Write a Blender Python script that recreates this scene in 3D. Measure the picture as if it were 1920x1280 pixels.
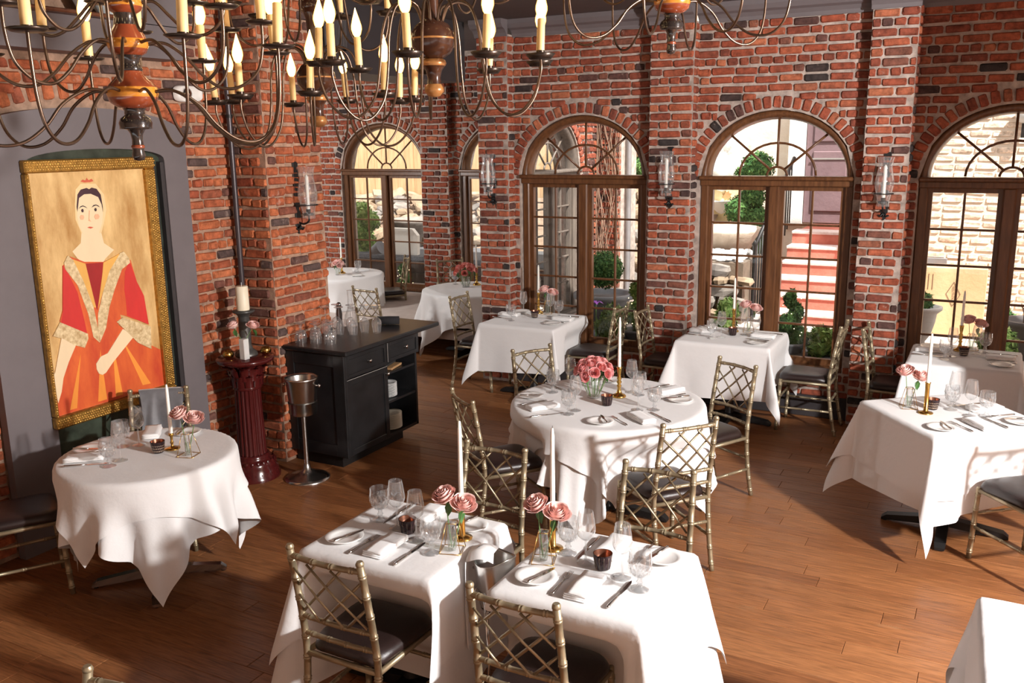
import bpy, math, random
from mathutils import Vector, Matrix
PI = math.pi
for o in list(bpy.data.objects): bpy.data.objects.remove(o)
SC = bpy.context.scene
COL = SC.collection
# ------------------------------------------------------------------ camera, world, sun, lamps, exposure
CAMH = 2.42
RW = ((0.88166411, -0.09060045, 0.46309821), (0.4716715, 0.19820239, -0.85920999), (-0.01394235, 0.97596484, 0.21748158))
cam = bpy.data.cameras.new('camera'); cam_o = bpy.data.objects.new('camera', cam); COL.objects.link(cam_o)
M = Matrix(RW).to_4x4(); M.translation = (0, 0, CAMH); cam_o.matrix_world = M
cam.sensor_width = 36.0; cam.lens = 1712.33 / 1920 * 36.0; cam.clip_end = 200
SC.camera = cam_o
W = bpy.data.worlds.new('sky'); SC.world = W; W.use_nodes = True
bg = W.node_tree.nodes['Background']; bg.inputs[0].default_value = (0.97, 0.985, 1.0, 1); bg.inputs[1].default_value = 1.15
def lamp(name, kind, loc, energy, col=(1, 1, 1), size=.1, direction=None):
    l = bpy.data.lights.new(name, kind); l.energy = energy; l.color = col
    if kind == 'SUN': l.angle = size
    elif kind == 'AREA': l.size = size
    else: l.shadow_soft_size = size
    o = bpy.data.objects.new(name, l); COL.objects.link(o); o.location = loc
    if direction: o.rotation_euler = Vector(direction).to_track_quat('-Z', 'Y').to_euler()
    return o
lamp('sun', 'SUN', (6, 0, 12), 7.0, (1, .97, .92), .012, (-.5, .35, -.79))
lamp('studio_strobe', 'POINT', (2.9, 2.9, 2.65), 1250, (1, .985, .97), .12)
lamp('alcove_strobe', 'POINT', (-8.4, 7.3, 2.35), 140, (1, .985, .96), .15)
SC.view_settings.view_transform = 'Standard'; SC.view_settings.look = 'None'
SC.view_settings.exposure = 0.7; SC.view_settings.gamma = 1.0
try: SC.view_settings.use_curve_mapping = False
except Exception: pass
try: SC.cycles.use_denoising = True
except Exception: pass
# ------------------------------------------------------------------ materials
def mk(name):
    m = bpy.data.materials.new(name); m.use_nodes = True
    n = m.node_tree; return m, n, n.nodes['Principled BSDF'], n.links
def setp(b, **k):
    for a, v in k.items():
        a = {'rough': 'Roughness', 'metal': 'Metallic', 'spec': 'Specular IOR Level', 'coat': 'Coat Weight', 'sheen': 'Sheen Weight', 'emit': 'Emission Strength', 'sub': 'Subsurface Weight'}.get(a, a)
        if a in b.inputs: b.inputs[a].default_value = v
def rgb(c): return (c[0], c[1], c[2], 1)
def ramp(n, stops):
    r = n.nodes.new('ShaderNodeValToRGB'); e = r.color_ramp.elements
    while len(e) < len(stops): e.new(.5)
    for x, (p, c) in zip(e, stops): x.position = p; x.color = rgb(c)
    return r
def noise(n, scale, detail=4, rough=.6, src='P', vec=None, stretch=None):
    t = n.nodes.new('ShaderNodeTexNoise'); t.inputs['Scale'].default_value = scale; t.inputs['Detail'].default_value = detail; t.inputs['Roughness'].default_value = rough
    if src == 'P': g = n.nodes.new('ShaderNodeNewGeometry').outputs['Position']
    else: g = n.nodes.new('ShaderNodeTexCoord').outputs['Object']
    if stretch:
        mp = n.nodes.new('ShaderNodeMapping'); mp.inputs['Scale'].default_value = stretch; n.links.new(g, mp.inputs[0]); g = mp.outputs[0]
        if vec: n.links.new(vec, mp.inputs['Location'])
    n.links.new(g, t.inputs['Vector']); return t
def mixc(n, a, b, fac, mode='MIX'):
    m = n.nodes.new('ShaderNodeMix'); m.data_type = 'RGBA'; m.blend_type = mode
    for s, v in ((m.inputs[6], a), (m.inputs[7], b), (m.inputs[0], fac)):
        if hasattr(v, 'links') or hasattr(v, 'is_linked'): n.links.new(v, s)
        elif isinstance(v, (int, float)): s.default_value = v
        else: s.default_value = rgb(v)
    return m.outputs[2]
def bump(n, b, h, s=.3, d=.01):
    u = n.nodes.new('ShaderNodeBump'); u.inputs['Strength'].default_value = s; u.inputs['Distance'].default_value = d
    n.links.new(h, u.inputs['Height']); n.links.new(u.outputs[0], b.inputs['Normal'])
def plain(name, c, rough=.5, metal=0, var=.12, vs=8, bs=0, bscale=60, stretch=None, **k):
    m, n, b, L = mk(name); setp(b, rough=rough, metal=metal, **k)
    t = noise(n, vs, stretch=stretch, src='O' if stretch else 'P')
    r = ramp(n, [(.3, [x * (1 - var) for x in c]), (.7, [min(1, x * (1 + var)) for x in c])])
    L.new(t.outputs[0], r.inputs[0]); L.new(r.outputs[0], b.inputs['Base Color'])
    if bs: bump(n, b, noise(n, bscale, src='P').outputs[0], bs)
    return m
def rnd(n):
    o = n.nodes.new('ShaderNodeObjectInfo').outputs['Random']; i = n.nodes.new('ShaderNodeNewGeometry').outputs['Random Per Island']
    a = n.nodes.new('ShaderNodeMath'); a.operation = 'ADD'; n.links.new(o, a.inputs[0]); n.links.new(i, a.inputs[1])
    f = n.nodes.new('ShaderNodeMath'); f.operation = 'FRACT'; n.links.new(a.outputs[0], f.inputs[0]); return f.outputs[0]
def brick_mat(name, stops, mort=.35):
    m, n, b, L = mk(name); setp(b, rough=.85, spec=.25)
    r = ramp(n, stops); L.new(rnd(n), r.inputs[0])
    t = noise(n, 22, 6, .65); r2 = ramp(n, [(.3, (.5, .48, .46)), (.68, (1.35, 1.25, 1.2))]); L.new(t.outputs[0], r2.inputs[0])
    c = mixc(n, r.outputs[0], r2.outputs[0], 1.0, 'MULTIPLY')
    t2 = noise(n, 9, 5, .7); r3 = ramp(n, [(.62, (0, 0, 0)), (.72, (mort, mort, mort))]); L.new(t2.outputs[0], r3.inputs[0])
    c = mixc(n, c, (.5, .38, .31), r3.outputs[0]); L.new(c, b.inputs['Base Color'])
    bump(n, b, noise(n, 90, 5).outputs[0], .5, .006); return m
BRICK = brick_mat('red_brick', [(0, (.22, .06, .036)), (.2, (.33, .085, .045)), (.4, (.20, .062, .042)), (.58, (.38, .11, .056)), (.74, (.27, .072, .042)), (.84, (.44, .155, .08)), (.91, (.13, .06, .05)), (.975, (.04, .034, .034))], .5)
BRICKO = brick_mat('orange_brick', [(0, (.36, .105, .05)), (.25, (.47, .15, .066)), (.5, (.30, .08, .042)), (.68, (.54, .185, .08)), (.86, (.27, .085, .05)), (.95, (.10, .07, .065))], .45)
MORTAR = plain('lime_mortar', (.40, .325, .28), .95, 0, .35, 14, .5, 70)
MORTARD = plain('brown_mortar', (.36, .23, .16), .95, 0, .4, 14, .5, 70)
def plank_mat():
    m, n, b, L = mk('oak_floor'); setp(b, rough=.3, spec=.28)
    rn = rnd(n); cv = n.nodes.new('ShaderNodeCombineXYZ'); ml = n.nodes.new('ShaderNodeMath'); ml.operation = 'MULTIPLY'; ml.inputs[1].default_value = 40
    L.new(rn, ml.inputs[0]); L.new(ml.outputs[0], cv.inputs[0]); L.new(ml.outputs[0], cv.inputs[2])
    base = ramp(n, [(0, (.20, .078, .03)), (.4, (.27, .112, .043)), (.7, (.23, .094, .036)), (1, (.31, .135, .054))]); L.new(rn, base.inputs[0])
    g = noise(n, 6, 8, .65, stretch=(1.1, 16, 16), vec=cv.outputs[0]); gr = ramp(n, [(.3, (.55, .52, .5)), (.6, (1.25, 1.2, 1.15))]); L.new(g.outputs[0], gr.inputs[0])
    c = mixc(n, base.outputs[0], gr.outputs[0], 1.0, 'MULTIPLY')
    w = noise(n, 2.3, 7, .72, stretch=(1, 3, 3), vec=None); wr = ramp(n, [(.62, (0, 0, 0)), (.74, (.45, .45, .45))]); L.new(w.outputs[0], wr.inputs[0])
    c = mixc(n, c, (.33, .2, .105), wr.outputs[0]); L.new(c, b.inputs['Base Color'])
    rr = ramp(n, [(.3, (.28, .28, .28)), (.7, (.5, .5, .5))]); L.new(w.outputs[0], rr.inputs[0]); L.new(rr.outputs[0], b.inputs['Roughness'])
    bump(n, b, g.outputs[0], .12, .003); return m
PLANK = plank_mat()
def wood(name, c1, c2, rough=.35, stretch=(14, 14, 1.5), sc=3):
    m, n, b, L = mk(name); setp(b, rough=rough)
    t = noise(n, sc, 6, .6, src='P', stretch=stretch); r = ramp(n, [(.3, c1), (.7, c2)]); L.new(t.outputs[0], r.inputs[0]); L.new(r.outputs[0], b.inputs['Base Color']); bump(n, b, t.outputs[0], .1, .004); return m
FRAMEW = wood('stained_window_wood', (.075, .028, .011), (.17, .07, .027), .3)
FENCEW = wood('cedar_fence', (.42, .24, .11), (.62, .40, .21), .8, (8, 8, .7))
MAHOG = wood('mahogany', (.045, .006, .006), (.085, .011, .010), .16)
def glassy(name, tint=(1, 1, 1), gl=1.0, edge=.6, rough=.0, edge_shine=0):
    m, n, b, L = mk(name); n.nodes.remove(b); out = n.nodes['Material Output']
    t = n.nodes.new('ShaderNodeBsdfTransparent'); t.inputs[0].default_value = rgb(tint)
    g = n.nodes.new('ShaderNodeBsdfGlossy'); g.inputs['Roughness'].default_value = rough
    lw = n.nodes.new('ShaderNodeLayerWeight'); lw.inputs[0].default_value = .3
    mr = n.nodes.new('ShaderNodeMapRange'); mr.inputs[3].default_value = .035 * gl; mr.inputs[4].default_value = edge
    L.new(lw.outputs['Facing'], mr.inputs[0])
    x = n.nodes.new('ShaderNodeMixShader'); L.new(mr.outputs[0], x.inputs[0]); L.new(t.outputs[0], x.inputs[1]); L.new(g.outputs[0], x.inputs[2])
    if edge_shine:  # white diffuse towards the edges paints in the bright refraction of glass
        df = n.nodes.new('ShaderNodeBsdfDiffuse'); df.inputs[0].default_value = (.95, .96, .97, 1); m2 = n.nodes.new('ShaderNodeMapRange'); m2.inputs[1].default_value = .45; m2.inputs[3].default_value = edge_shine * .12; m2.inputs[4].default_value = edge_shine
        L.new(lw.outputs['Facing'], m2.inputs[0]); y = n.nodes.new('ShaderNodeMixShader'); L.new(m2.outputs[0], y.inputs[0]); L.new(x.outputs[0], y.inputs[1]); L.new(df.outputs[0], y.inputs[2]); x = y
    L.new(x.outputs[0], out.inputs[0]); return m
PANE = glassy('window_glass', (.97, .98, .97), 1.0, .25)
GLASS = glassy('clear_glass', (.97, .975, .977), 2.4, .8, edge_shine=.42)
CRYST = glassy('cut_crystal', (.93, .94, .945), 3.5, .7, .05, edge_shine=.38)
def cloth(name, c, s=.25, cell=900):
    m, n, b, L = mk(name); setp(b, rough=.85, sheen=.15, spec=.2); b.inputs['Base Color'].default_value = rgb(c)
    t = noise(n, 7, 5, .55); bump(n, b, t.outputs[0], s * 1.5, .014); return m
LINEN = cloth('white_linen', (.74, .73, .725)); NAPK = cloth('napkin_linen', (.82, .815, .81), .15)
GOLDCH = plain('champagne_paint', (.33, .268, .172), .38, .55, .12, 30)
SEATM = plain('brown_vinyl', (.020, .011, .010), .36, 0, .15, 10, .12, 200)
BLACKM = plain('black_iron', (.014, .013, .013), .45, .3, .1)
BLACKP = plain('black_paint', (.013, .013, .014), .34, 0, .3, 9)
EDGEW = plain('worn_edge', (.30, .28, .26), .6)
BRASS = plain('polished_brass', (.62, .38, .10), .22, 1, .1)
GOLDW = plain('gold_wire', (.60, .36, .12), .3, 1, .1)
STEEL = plain('brushed_steel', (.55, .54, .52), .24, 1, .08, 20, .05, 150)
CHROME = plain('cutlery_steel', (.60, .58, .56), .16, 1, .05)
CHINA = plain('white_china', (.82, .81, .79), .2, 0, .03); CREAMC = plain('cream_china', (.62, .55, .43), .3, 0, .05)
WAX = plain('white_wax', (.86, .84, .78), .45, 0, .03, sub=.1); WAXC = plain('cream_wax', (.80, .72, .55), .5, 0, .05)
ROSEP = plain('pink_petal', (.86, .36, .35), .6, 0, .16, 40, sub=.15); ROSEC = plain('coral_petal', (.84, .32, .28), .6, 0, .18, 40, sub=.15); ROSEB = plain('blush_petal', (.90, .58, .53), .6, 0, .1, 40, sub=.15)
STEMG = plain('green_stem', (.10, .20, .05), .5); LEAFG = plain('green_leaf', (.05, .14, .035), .45, 0, .4, 25)
VOTD = plain('dark_votive_glass', (.035, .018, .02), .18, .3, .5, 90); VOTC = plain('copper_lining', (.30, .13, .08), .3, .8); VOTG = plain('silver_line', (.45, .36, .28), .3, .7)
GRAYW = plain('grey_wall_paint', (.15, .13, .135), .55, 0, .06, 5); CEILM = plain('dark_ceiling_paint', (.085, .068, .066), .7, 0, .08, 3); BLACKW = plain('charcoal_paint', (.035, .03, .032), .5, 0, .1)
GREENM = plain('green_marble', (.035, .045, .032), .25, 0, .8, 5)
GILT = plain('gilded_frame', (.42, .23, .05), .34, .75, .35, 40, .25, 120)
IRONW = plain('chandelier_wire', (.13, .085, .06), .3, .85, .2, 20)
TINB = plain('dark_tin', (.05, .036, .028), .34, .8, .2)
REDW = plain('red_lacquer', (.20, .040, .014), .22, 0, .2, 20, coat=.5); YELW = plain('ochre_lacquer', (.46, .17, .016), .22, 0, .15, 20, coat=.5); BLKW = plain('black_lacquer', (.02, .014, .012), .15, 0, .3, coat=.5)
DKBR = wood('turned_walnut', (.028, .011, .007), (.06, .022, .011), .16, (6, 6, 6)); TANW = plain('worn_gilt_wood', (.36, .16, .05), .3, .3, .25, 25)
def bulb_mat():
    m, n, b, L = mk('lit_bulb'); n.nodes.remove(b); out = n.nodes['Material Output']
    e = n.nodes.new('ShaderNodeEmission'); lw = n.nodes.new('ShaderNodeLayerWeight'); lw.inputs[0].default_value = .45
    r = ramp(n, [(.05, (1, .80, .46)), (.6, (1, .45, .09))]); L.new(lw.outputs['Facing'], r.inputs[0]); L.new(r.outputs[0], e.inputs[0])
    mr = n.nodes.new('ShaderNodeMapRange'); mr.inputs[3].default_value = 6.5; mr.inputs[4].default_value = 1.1; L.new(lw.outputs['Facing'], mr.inputs[0]); L.new(mr.outputs[0], e.inputs[1]); L.new(e.outputs[0], out.inputs[0]); return m
BULB = bulb_mat()
# ------------------------------------------------------------------ mesh helpers
class MB:
    def __init__(s): s.v = []; s.f = []; s.sm = []
    def add(s, v, f, sm=False, M=None):
        k = len(s.v); s.v += [tuple(M @ Vector(p)) for p in v] if M is not None else [tuple(p) for p in v]
        s.f += [tuple(i + k for i in q) for q in f]; s.sm += [sm] * len(f); return s
    def box(s, c, d, M=None, sm=False, bev=0):
        x, y, z = d[0] / 2, d[1] / 2, d[2] / 2
        if not bev:
            v = [(c[0] + a * x, c[1] + b * y, c[2] + e * z) for a in (-1, 1) for b in (-1, 1) for e in (-1, 1)]
            return s.add(v, [(0, 1, 3, 2), (4, 6, 7, 5), (0, 4, 5, 1), (2, 3, 7, 6), (0, 2, 6, 4), (1, 5, 7, 3)], sm, M)
        r = bev; v = []; f = []
        for sx in (-1, 1):
            for sy in (-1, 1):
                for sz in (-1, 1):
                    v += [(c[0] + sx * x, c[1] + sy * (y - r), c[2] + sz * (z - r)), (c[0] + sx * (x - r), c[1] + sy * y, c[2] + sz * (z - r)), (c[0] + sx * (x - r), c[1] + sy * (y - r), c[2] + sz * z)]
        I = lambda a, b, e, k: ((a * 2 + b) * 2 + e) * 3 + k
        f += [(I(0, 0, 0, 0), I(0, 0, 1, 0), I(0, 1, 1, 0), I(0, 1, 0, 0)), (I(1, 0, 0, 0), I(1, 1, 0, 0), I(1, 1, 1, 0), I(1, 0, 1, 0)),
              (I(0, 0, 0, 1), I(1, 0, 0, 1), I(1, 0, 1, 1), I(0, 0, 1, 1)), (I(0, 1, 0, 1), I(0, 1, 1, 1), I(1, 1, 1, 1), I(1, 1, 0, 1)),
              (I(0, 0, 0, 2), I(0, 1, 0, 2), I(1, 1, 0, 2), I(1, 0, 0, 2)), (I(0, 0, 1, 2), I(1, 0, 1, 2), I(1, 1, 1, 2), I(0, 1, 1, 2))]
        for e in (0, 1):
            for b in (0, 1): f.append((I(0, b, e, 1), I(1, b, e, 1), I(1, b, e, 2), I(0, b, e, 2)))
            for a in (0, 1): f.append((I(a, 0, e, 0), I(a, 1, e, 0), I(a, 1, e, 2), I(a, 0, e, 2)))
        for a in (0, 1):
            for b in (0, 1):
                f.append((I(a, b, 0, 0), I(a, b, 1, 0), I(a, b, 1, 1), I(a, b, 0, 1)))
                for e in (0, 1): f.append((I(a, b, e, 0), I(a, b, e, 1), I(a, b, e, 2)))
        return s.add(v, f, sm, M)
    def lathe(s, prof, n=20, M=None, sm=True, cap=True, flute=None):
        v = []; f = []
        for (r, z) in prof:
            for i in range(n):
                a = 2 * PI * i / n; rr = r * (1 + (flute[1] * (abs(math.cos(a * flute[0] / 2)) - .5) if flute else 0)); v.append((rr * math.cos(a), rr * math.sin(a), z))
        for j in range(len(prof) - 1):
            for i in range(n): f.append((j * n + i, j * n + (i + 1) % n, (j + 1) * n + (i + 1) % n, (j + 1) * n + i))
        s.add(v, f, sm, M)
        if cap:
            if prof[0][0] > 1e-4: s.add(v[:n], [tuple(range(n - 1, -1, -1))], False, M)
            if prof[-1][0] > 1e-4: s.add(v[-n:], [tuple(range(n))], False, M)
        return s
    def tube(s, pts, rad, n=8, M=None, cap=True):
        P = [Vector(p) for p in pts]; m = len(P); R_ = rad if isinstance(rad, (list, tuple)) else [rad] * m
        v = []; f = []; t0 = (P[1] - P[0]).normalized(); up = Vector((0, 0, 1)) if abs(t0.z) < .9 else Vector((1, 0, 0))
        x = t0.cross(up).normalized()
        for i in range(m):
            t = (P[min(i + 1, m - 1)] - P[max(i - 1, 0)]).normalized(); x = (x - t * x.dot(t)).normalized(); y = t.cross(x)
            for k in range(n):
                a = 2 * PI * k / n; v.append(P[i] + (x * math.cos(a) + y * math.sin(a)) * R_[i])
        for j in range(m - 1):
            for i in range(n): f.append((j * n + i, j * n + (i + 1) % n, (j + 1) * n + (i + 1) % n, (j + 1) * n + i))
        if cap: f += [tuple(range(n - 1, -1, -1)), tuple(range((m - 1) * n, m * n))]
        return s.add(v, f, True, M)
    def prism(s, poly, h0, h1, M=None, sm=False):   # poly in xy, extruded along z
        n = len(poly); v = [(p[0], p[1], h0) for p in poly] + [(p[0], p[1], h1) for p in poly]
        f = [tuple(range(n - 1, -1, -1)), tuple(range(n, 2 * n))] + [(i, (i + 1) % n, n + (i + 1) % n, n + i) for i in range(n)]
        return s.add(v, f, sm, M)
    def mesh(s, name, mat=None):
        me = bpy.data.meshes.new(name); me.from_pydata(s.v, [], s.f); me.polygons.foreach_set('use_smooth', s.sm)
        if mat: me.materials.append(mat)
        me.update(); return me
def link(name, me, parent=None, loc=None, rotz=None, rot=None, scale=None):
    o = bpy.data.objects.new(name, me); COL.objects.link(o)
    if parent is not None: o.parent = parent
    if loc is not None: o.location = loc
    if rotz is not None: o.rotation_euler = (0, 0, rotz)
    if rot is not None: o.rotation_euler = rot
    if scale is not None: o.scale = scale
    return o
def part(name, mb, mat, parent=None, **k): return link(name, mb.mesh(name, mat), parent, **k)
def tag(o, label, cat, group=None):
    o['label'] = label; o['category'] = cat
    if group: o['group'] = group
    return o
def thing(name, label, cat, loc=(0, 0, 0), rotz=0, group=None):
    o = link(name, None, None, loc, rotz); return tag(o, label, cat, group)
def struct(name, mb, mat, **k):
    o = part(name, mb, mat, **k); o['kind'] = 'structure'; return o
def dup(root, loc, rotz, label, group=None):
    r = root.copy(); COL.objects.link(r); r.location = loc; r.rotation_euler = (0, 0, rotz); r['label'] = label
    if group: r['group'] = group
    for ch in root.children:
        c = ch.copy(); COL.objects.link(c); c.parent = r
        for g in ch.children:
            d = g.copy(); COL.objects.link(d); d.parent = c
    return r
def T(x, y, z=0, rz=0): return Matrix.Translation((x, y, z)) @ Matrix.Rotation(rz, 4, 'Z')
def smooth(t): t = max(0, min(1, t)); return t * t * (3 - 2 * t)
def catmull(P, n=6):
    P = [Vector(p) for p in P]; out = []
    for i in range(len(P) - 1):
        a = P[max(i - 1, 0)]; b = P[i]; c = P[i + 1]; d = P[min(i + 2, len(P) - 1)]
        for k in range(n):
            t = k / n; out.append(.5 * ((2 * b) + (c - a) * t + (2 * a - 5 * b + 4 * c - d) * t * t + (3 * b - a - 3 * c + d) * t ** 3))
    out.append(P[-1]); return out
# ------------------------------------------------------------------ room shell
RNG = random.Random(7)
YW, YP, YB = 8.03, 7.90, 10.35          # back wall, pier fronts, alcove wall
XA, XP, YR, YE = -5.05, -4.72, 5.06, 5.67  # left wall, left pier face, pier return, pier end
CEIL = 3.5; TOPB = 3.37
def brick_mesh(w, h, seed, dpt=.017):
    r = random.Random(seed); mb = MB(); j = lambda a: r.uniform(-a, a); x, z = w / 2, h / 2; out = []
    for (sx, sz) in ((-1, -1), (1, -1), (1, 1), (-1, 1)):
        cx_, cz_ = r.uniform(.004, .015), r.uniform(.004, .014); p = [(sx * x + j(.0025), sz * (z - cz_)), (sx * (x - cx_), sz * z + j(.0035))]
        out += p if sx * sz > 0 else p[::-1]
    k = len(out); V = [(p[0], .012, p[1]) for p in out] + [(p[0], -.005 + j(.003), p[1]) for p in out] + [(p[0] * (1 - .016 / w), -dpt + j(.005), p[1] * (1 - .012 / h)) for p in out]
    F = [tuple(range(3 * k - 1, 2 * k - 1, -1))[::-1]]
    for i in range(k):
        m = (i + 1) % k; F += [(i, m, k + m, k + i), (k + i, k + m, 2 * k + m, 2 * k + i)]
    mb.add(V, F); return mb
BV = {'s': [brick_mesh(.196, .056, 10 + i) for i in range(7)], 'h': [brick_mesh(.092, .056, 30 + i) for i in range(5)], 'v': [brick_mesh(.066, .095, 50 + i) for i in range(5)]}
BW = {'s': .196, 'h': .092, 'v': .066}
BME = {}
def bricks(parent, org, rz, lay, mat, near=None, limit=300):
    """lay: list of (u, z, width, kind, tilt); org: point of the wall plane at u=0,z=0; front looks along local -y"""
    key = mat.name; ca, sa = math.cos(rz), math.sin(rz)
    if key not in BME: BME[key] = {k: [b.mesh('brick', mat) for b in L] for k, L in BV.items()}
    pos = lambda u, z: Vector((org[0] + ca * u, org[1] + sa * u, org[2] + z))
    if near: lay = sorted(lay, key=near)
    rest = MB()
    for i, (u, z, w, k, a) in enumerate(lay):
        q = RNG.randrange(len(BV[k])); s = w / BW[k]; p = pos(u, z)
        if i < limit:
            link('brick', BME[key][k][q], parent, p, rot=Matrix.Rotation(rz, 3, 'Z').to_euler() if not a else (Matrix.Rotation(rz, 3, 'Z') @ Matrix.Rotation(a, 3, 'Y')).to_euler(), scale=(s, 1, 1))
        else:
            rest.add(BV[k][q].v, BV[k][q].f, False, Matrix.Translation(p) @ Matrix.Rotation(rz, 4, 'Z') @ Matrix.Rotation(a, 4, 'Y') @ Matrix.Diagonal((s, 1, 1, 1)))
    if rest.v:
        o = part('brick_remainder', rest, mat, parent); o['kind'] = 'stuff'
def courses(u0, u1, z0, z1, block=None, step=.0742, seed=1, head=6, jit=.005):
    r = random.Random(seed); out = []; row = 0; z = z0 + step / 2
    while z < z1 - .02:
        hd = head and row % head == head - 2; off = (row % 2) * .1 + r.uniform(-.02, .02); iv = [(u0, u1)]
        for (a, b) in (block(z) if block else []):
            nv = []
            for (p, q) in iv:
                if b <= p or a >= q: nv.append((p, q)); continue
                if a > p: nv.append((p, a))
                if b < q: nv.append((b, q))
            iv = nv
        u = u0 - off - .2
        while u < u1:
            w = (.097 if hd or r.random() < .12 else .2) + r.uniform(-.012, .012); g = r.uniform(.010, .017)
            for (p, q) in iv:
                a, b = max(u, p), min(u + w - g, q)
                if b - a > .035: out.append(((a + b) / 2, z + r.uniform(-jit, jit), b - a, 's' if b - a > .13 else 'h', r.uniform(-.014, .014)))
            u += w
        z += step * (1 + r.uniform(-.02, .02)); row += 1
    return out
class Op:                                # arched opening in a wall: centre, half width, sill, springing, rise
    def __init__(s, c, hw=.65, z0=.40, zs=2.06, b=.56): s.c, s.hw, s.z0, s.zs, s.b = c, hw, z0, zs, b
    def blk(s, z, ex=.125):
        if z < s.z0 - .03: return None
        if z < s.zs: return (s.c - s.hw - .01, s.c + s.hw + .01)
        t = (z - s.zs) / (s.b + ex)
        if t >= 1: return None
        w = (s.hw + ex) * math.sqrt(1 - t * t); return (s.c - w, s.c + w)
    def top(s, u):
        t = (u - s.c) / s.hw; return s.zs + s.b * math.sqrt(max(0, 1 - t * t))
    def vouss(s, n=27, ex=.06):
        out = []
        for i in range(n):
            a = PI * (i + .5) / n; ux, uz = (s.hw + ex) * math.cos(a), (s.b + ex + .005) * math.sin(a)
            nx, nz = math.cos(a) / s.hw, math.sin(a) / s.b; out.append((s.c + ux, s.zs + uz, .064 * RNG.uniform(.9, 1.05), 'v', math.atan2(nx, nz) + RNG.uniform(-.04, .04)))
        return out
def wall_shell(u0, u1, z1, ops, d=.30, n=18):
    """mortar face y=0, body to y=d, openings with reveals; local frame u=x, front -y"""
    mb = MB(); us = sorted({u0, u1} | {o.c + s * o.hw for o in ops for s in (-1, 1)} | {o.c - o.hw + 2 * o.hw * i / n for o in ops for i in range(n + 1)})
    def quad(a, b, y, lo, hi):
        mb.add([(a, y, lo[0]), (b, y, lo[1]), (b, y, hi[1]), (a, y, hi[0])], [(0, 1, 2, 3)] if y == 0 else [(3, 2, 1, 0)])
    for a, b in zip(us, us[1:]):
        if b - a < 1e-6: continue
        o = next((o for o in ops if o.c - o.hw - 1e-6 <= a and b <= o.c + o.hw + 1e-6), None)
        for y in (0, d):
            if o is None: quad(a, b, y, (0, 0), (z1, z1))
            else: quad(a, b, y, (0, 0), (o.z0, o.z0)); quad(a, b, y, (o.top(a), o.top(b)), (z1, z1))
        if o: mb.add([(a, 0, o.top(a)), (b, 0, o.top(b)), (b, d, o.top(b)), (a, d, o.top(a))], [(0, 1, 2, 3)]); mb.add([(a, 0, o.z0), (b, 0, o.z0), (b, d, o.z0), (a, d, o.z0)], [(3, 2, 1, 0)])
    for o in ops:
        for s in (-1, 1):
            u = o.c + s * o.hw; mb.add([(u, 0, o.z0), (u, d, o.z0), (u, d, o.zs), (u, 0, o.zs)], [(0, 1, 2, 3)])
    for u in (u0, u1): mb.add([(u, 0, 0), (u, d, 0), (u, d, z1), (u, 0, z1)], [(0, 1, 2, 3)])
    mb.add([(u0, 0, z1), (u1, 0, z1), (u1, d, z1), (u0, d, z1)], [(0, 1, 2, 3)]); return mb
def wall(name, org, rz, u0, u1, z1, ops, mat, mort, seed, bu=None, near=None, zb=.02, d=.30, extra=None, limit=300, head=6):
    w = struct(name, wall_shell(u0, u1, z1, ops, d), mort, loc=org, rotz=rz)
    bl = lambda z: [b for b in [o.blk(z) for o in ops] + ([extra(z)] if extra else []) if b]
    L = courses(*(bu or (u0 + .004, u1 - .004)), zb, z1, bl, seed=seed, head=head)
    for o in ops: L += o.vouss()
    bricks(w, (0, 0, 0), 0, L, mat, near, limit); return w
# back wall in three bays between piers
OW2, OW3, OW4 = Op(-3.56), Op(-1.766), Op(.022)
PIERS = [(-4.60, -4.27), (-2.845, -2.455), (-1.04, -.70), (.73, 1.1)]
for i, (o, a, b) in enumerate(((OW2, -4.27, -2.845), (OW3, -2.455, -1.04), (OW4, -.70, .73))):
    wall('wall_back', (0, YW, 0), 0, a, b, TOPB, [o], BRICK, MORTAR, 11 + i)
for i, (a, b) in enumerate(PIERS):
    mb = MB().box(((a + b) / 2, (YP + YW + .3) / 2, TOPB / 2), (b - a, YW + .3 - YP, TOPB)); w = struct('wall_pier', mb, MORTAR)
    bricks(w, (0, YP, 0), 0, courses(a + .004, b - .004, .02, TOPB, seed=21 + i, head=5), BRICK)
    for (x, rz) in ((b, PI / 2),): bricks(w, (x, 0, 0), rz, [(u if True else 0, z, wd, k, t) for (u, z, wd, k, t) in courses(YP + .004, YW - .004, .02, TOPB, seed=41 + i, head=0)], BRICK, limit=0)
struct('wall_back', MB().box((2.5, YW + .15, TOPB / 2), (2.8, .3, TOPB)), MORTAR)
# alcove behind the left pier: its window wall, its outer side wall with one window, and far left closure
OB1, OB2 = Op(-7.56, .70, .36, 2.02, .62), Op(-5.62, .70, .36, 2.02, .62)
wall('wall_alcove', (0, YB, 0), 0, -9.6, -4.35, CEIL, [OB1, OB2], BRICK, MORTAR, 31, bu=(-8.75, -5.7), near=lambda e: abs(e[0] + 7.2) - (1.5 if e[0] > -6.95 else 0))
OS = Op(9.15, .62, .40, 2.06, .56)
ws = struct('wall_alcove_side', wall_shell(YW + .3, YB, CEIL, [OS], .25), MORTAR, loc=(-4.35, 0, 0), rotz=PI / 2)
bricks(ws, (0, 0, 0), 0, courses(YW + .3, YB, .02, CEIL, lambda z: [b for b in [OS.blk(z)] if b], seed=33) + OS.vouss(), BRICK, limit=120)
PX0, PX1 = -6.84, -6.42
wq = struct('wall_pier', MB().box(((PX0 + PX1) / 2, YB + .02, CEIL / 2), (PX1 - PX0, .28, CEIL)), MORTAR)
bricks(wq, (0, YB - .12, 0), 0, courses(PX0 + .004, PX1 - .004, .02, CEIL, seed=35, head=5), BRICK)
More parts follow.
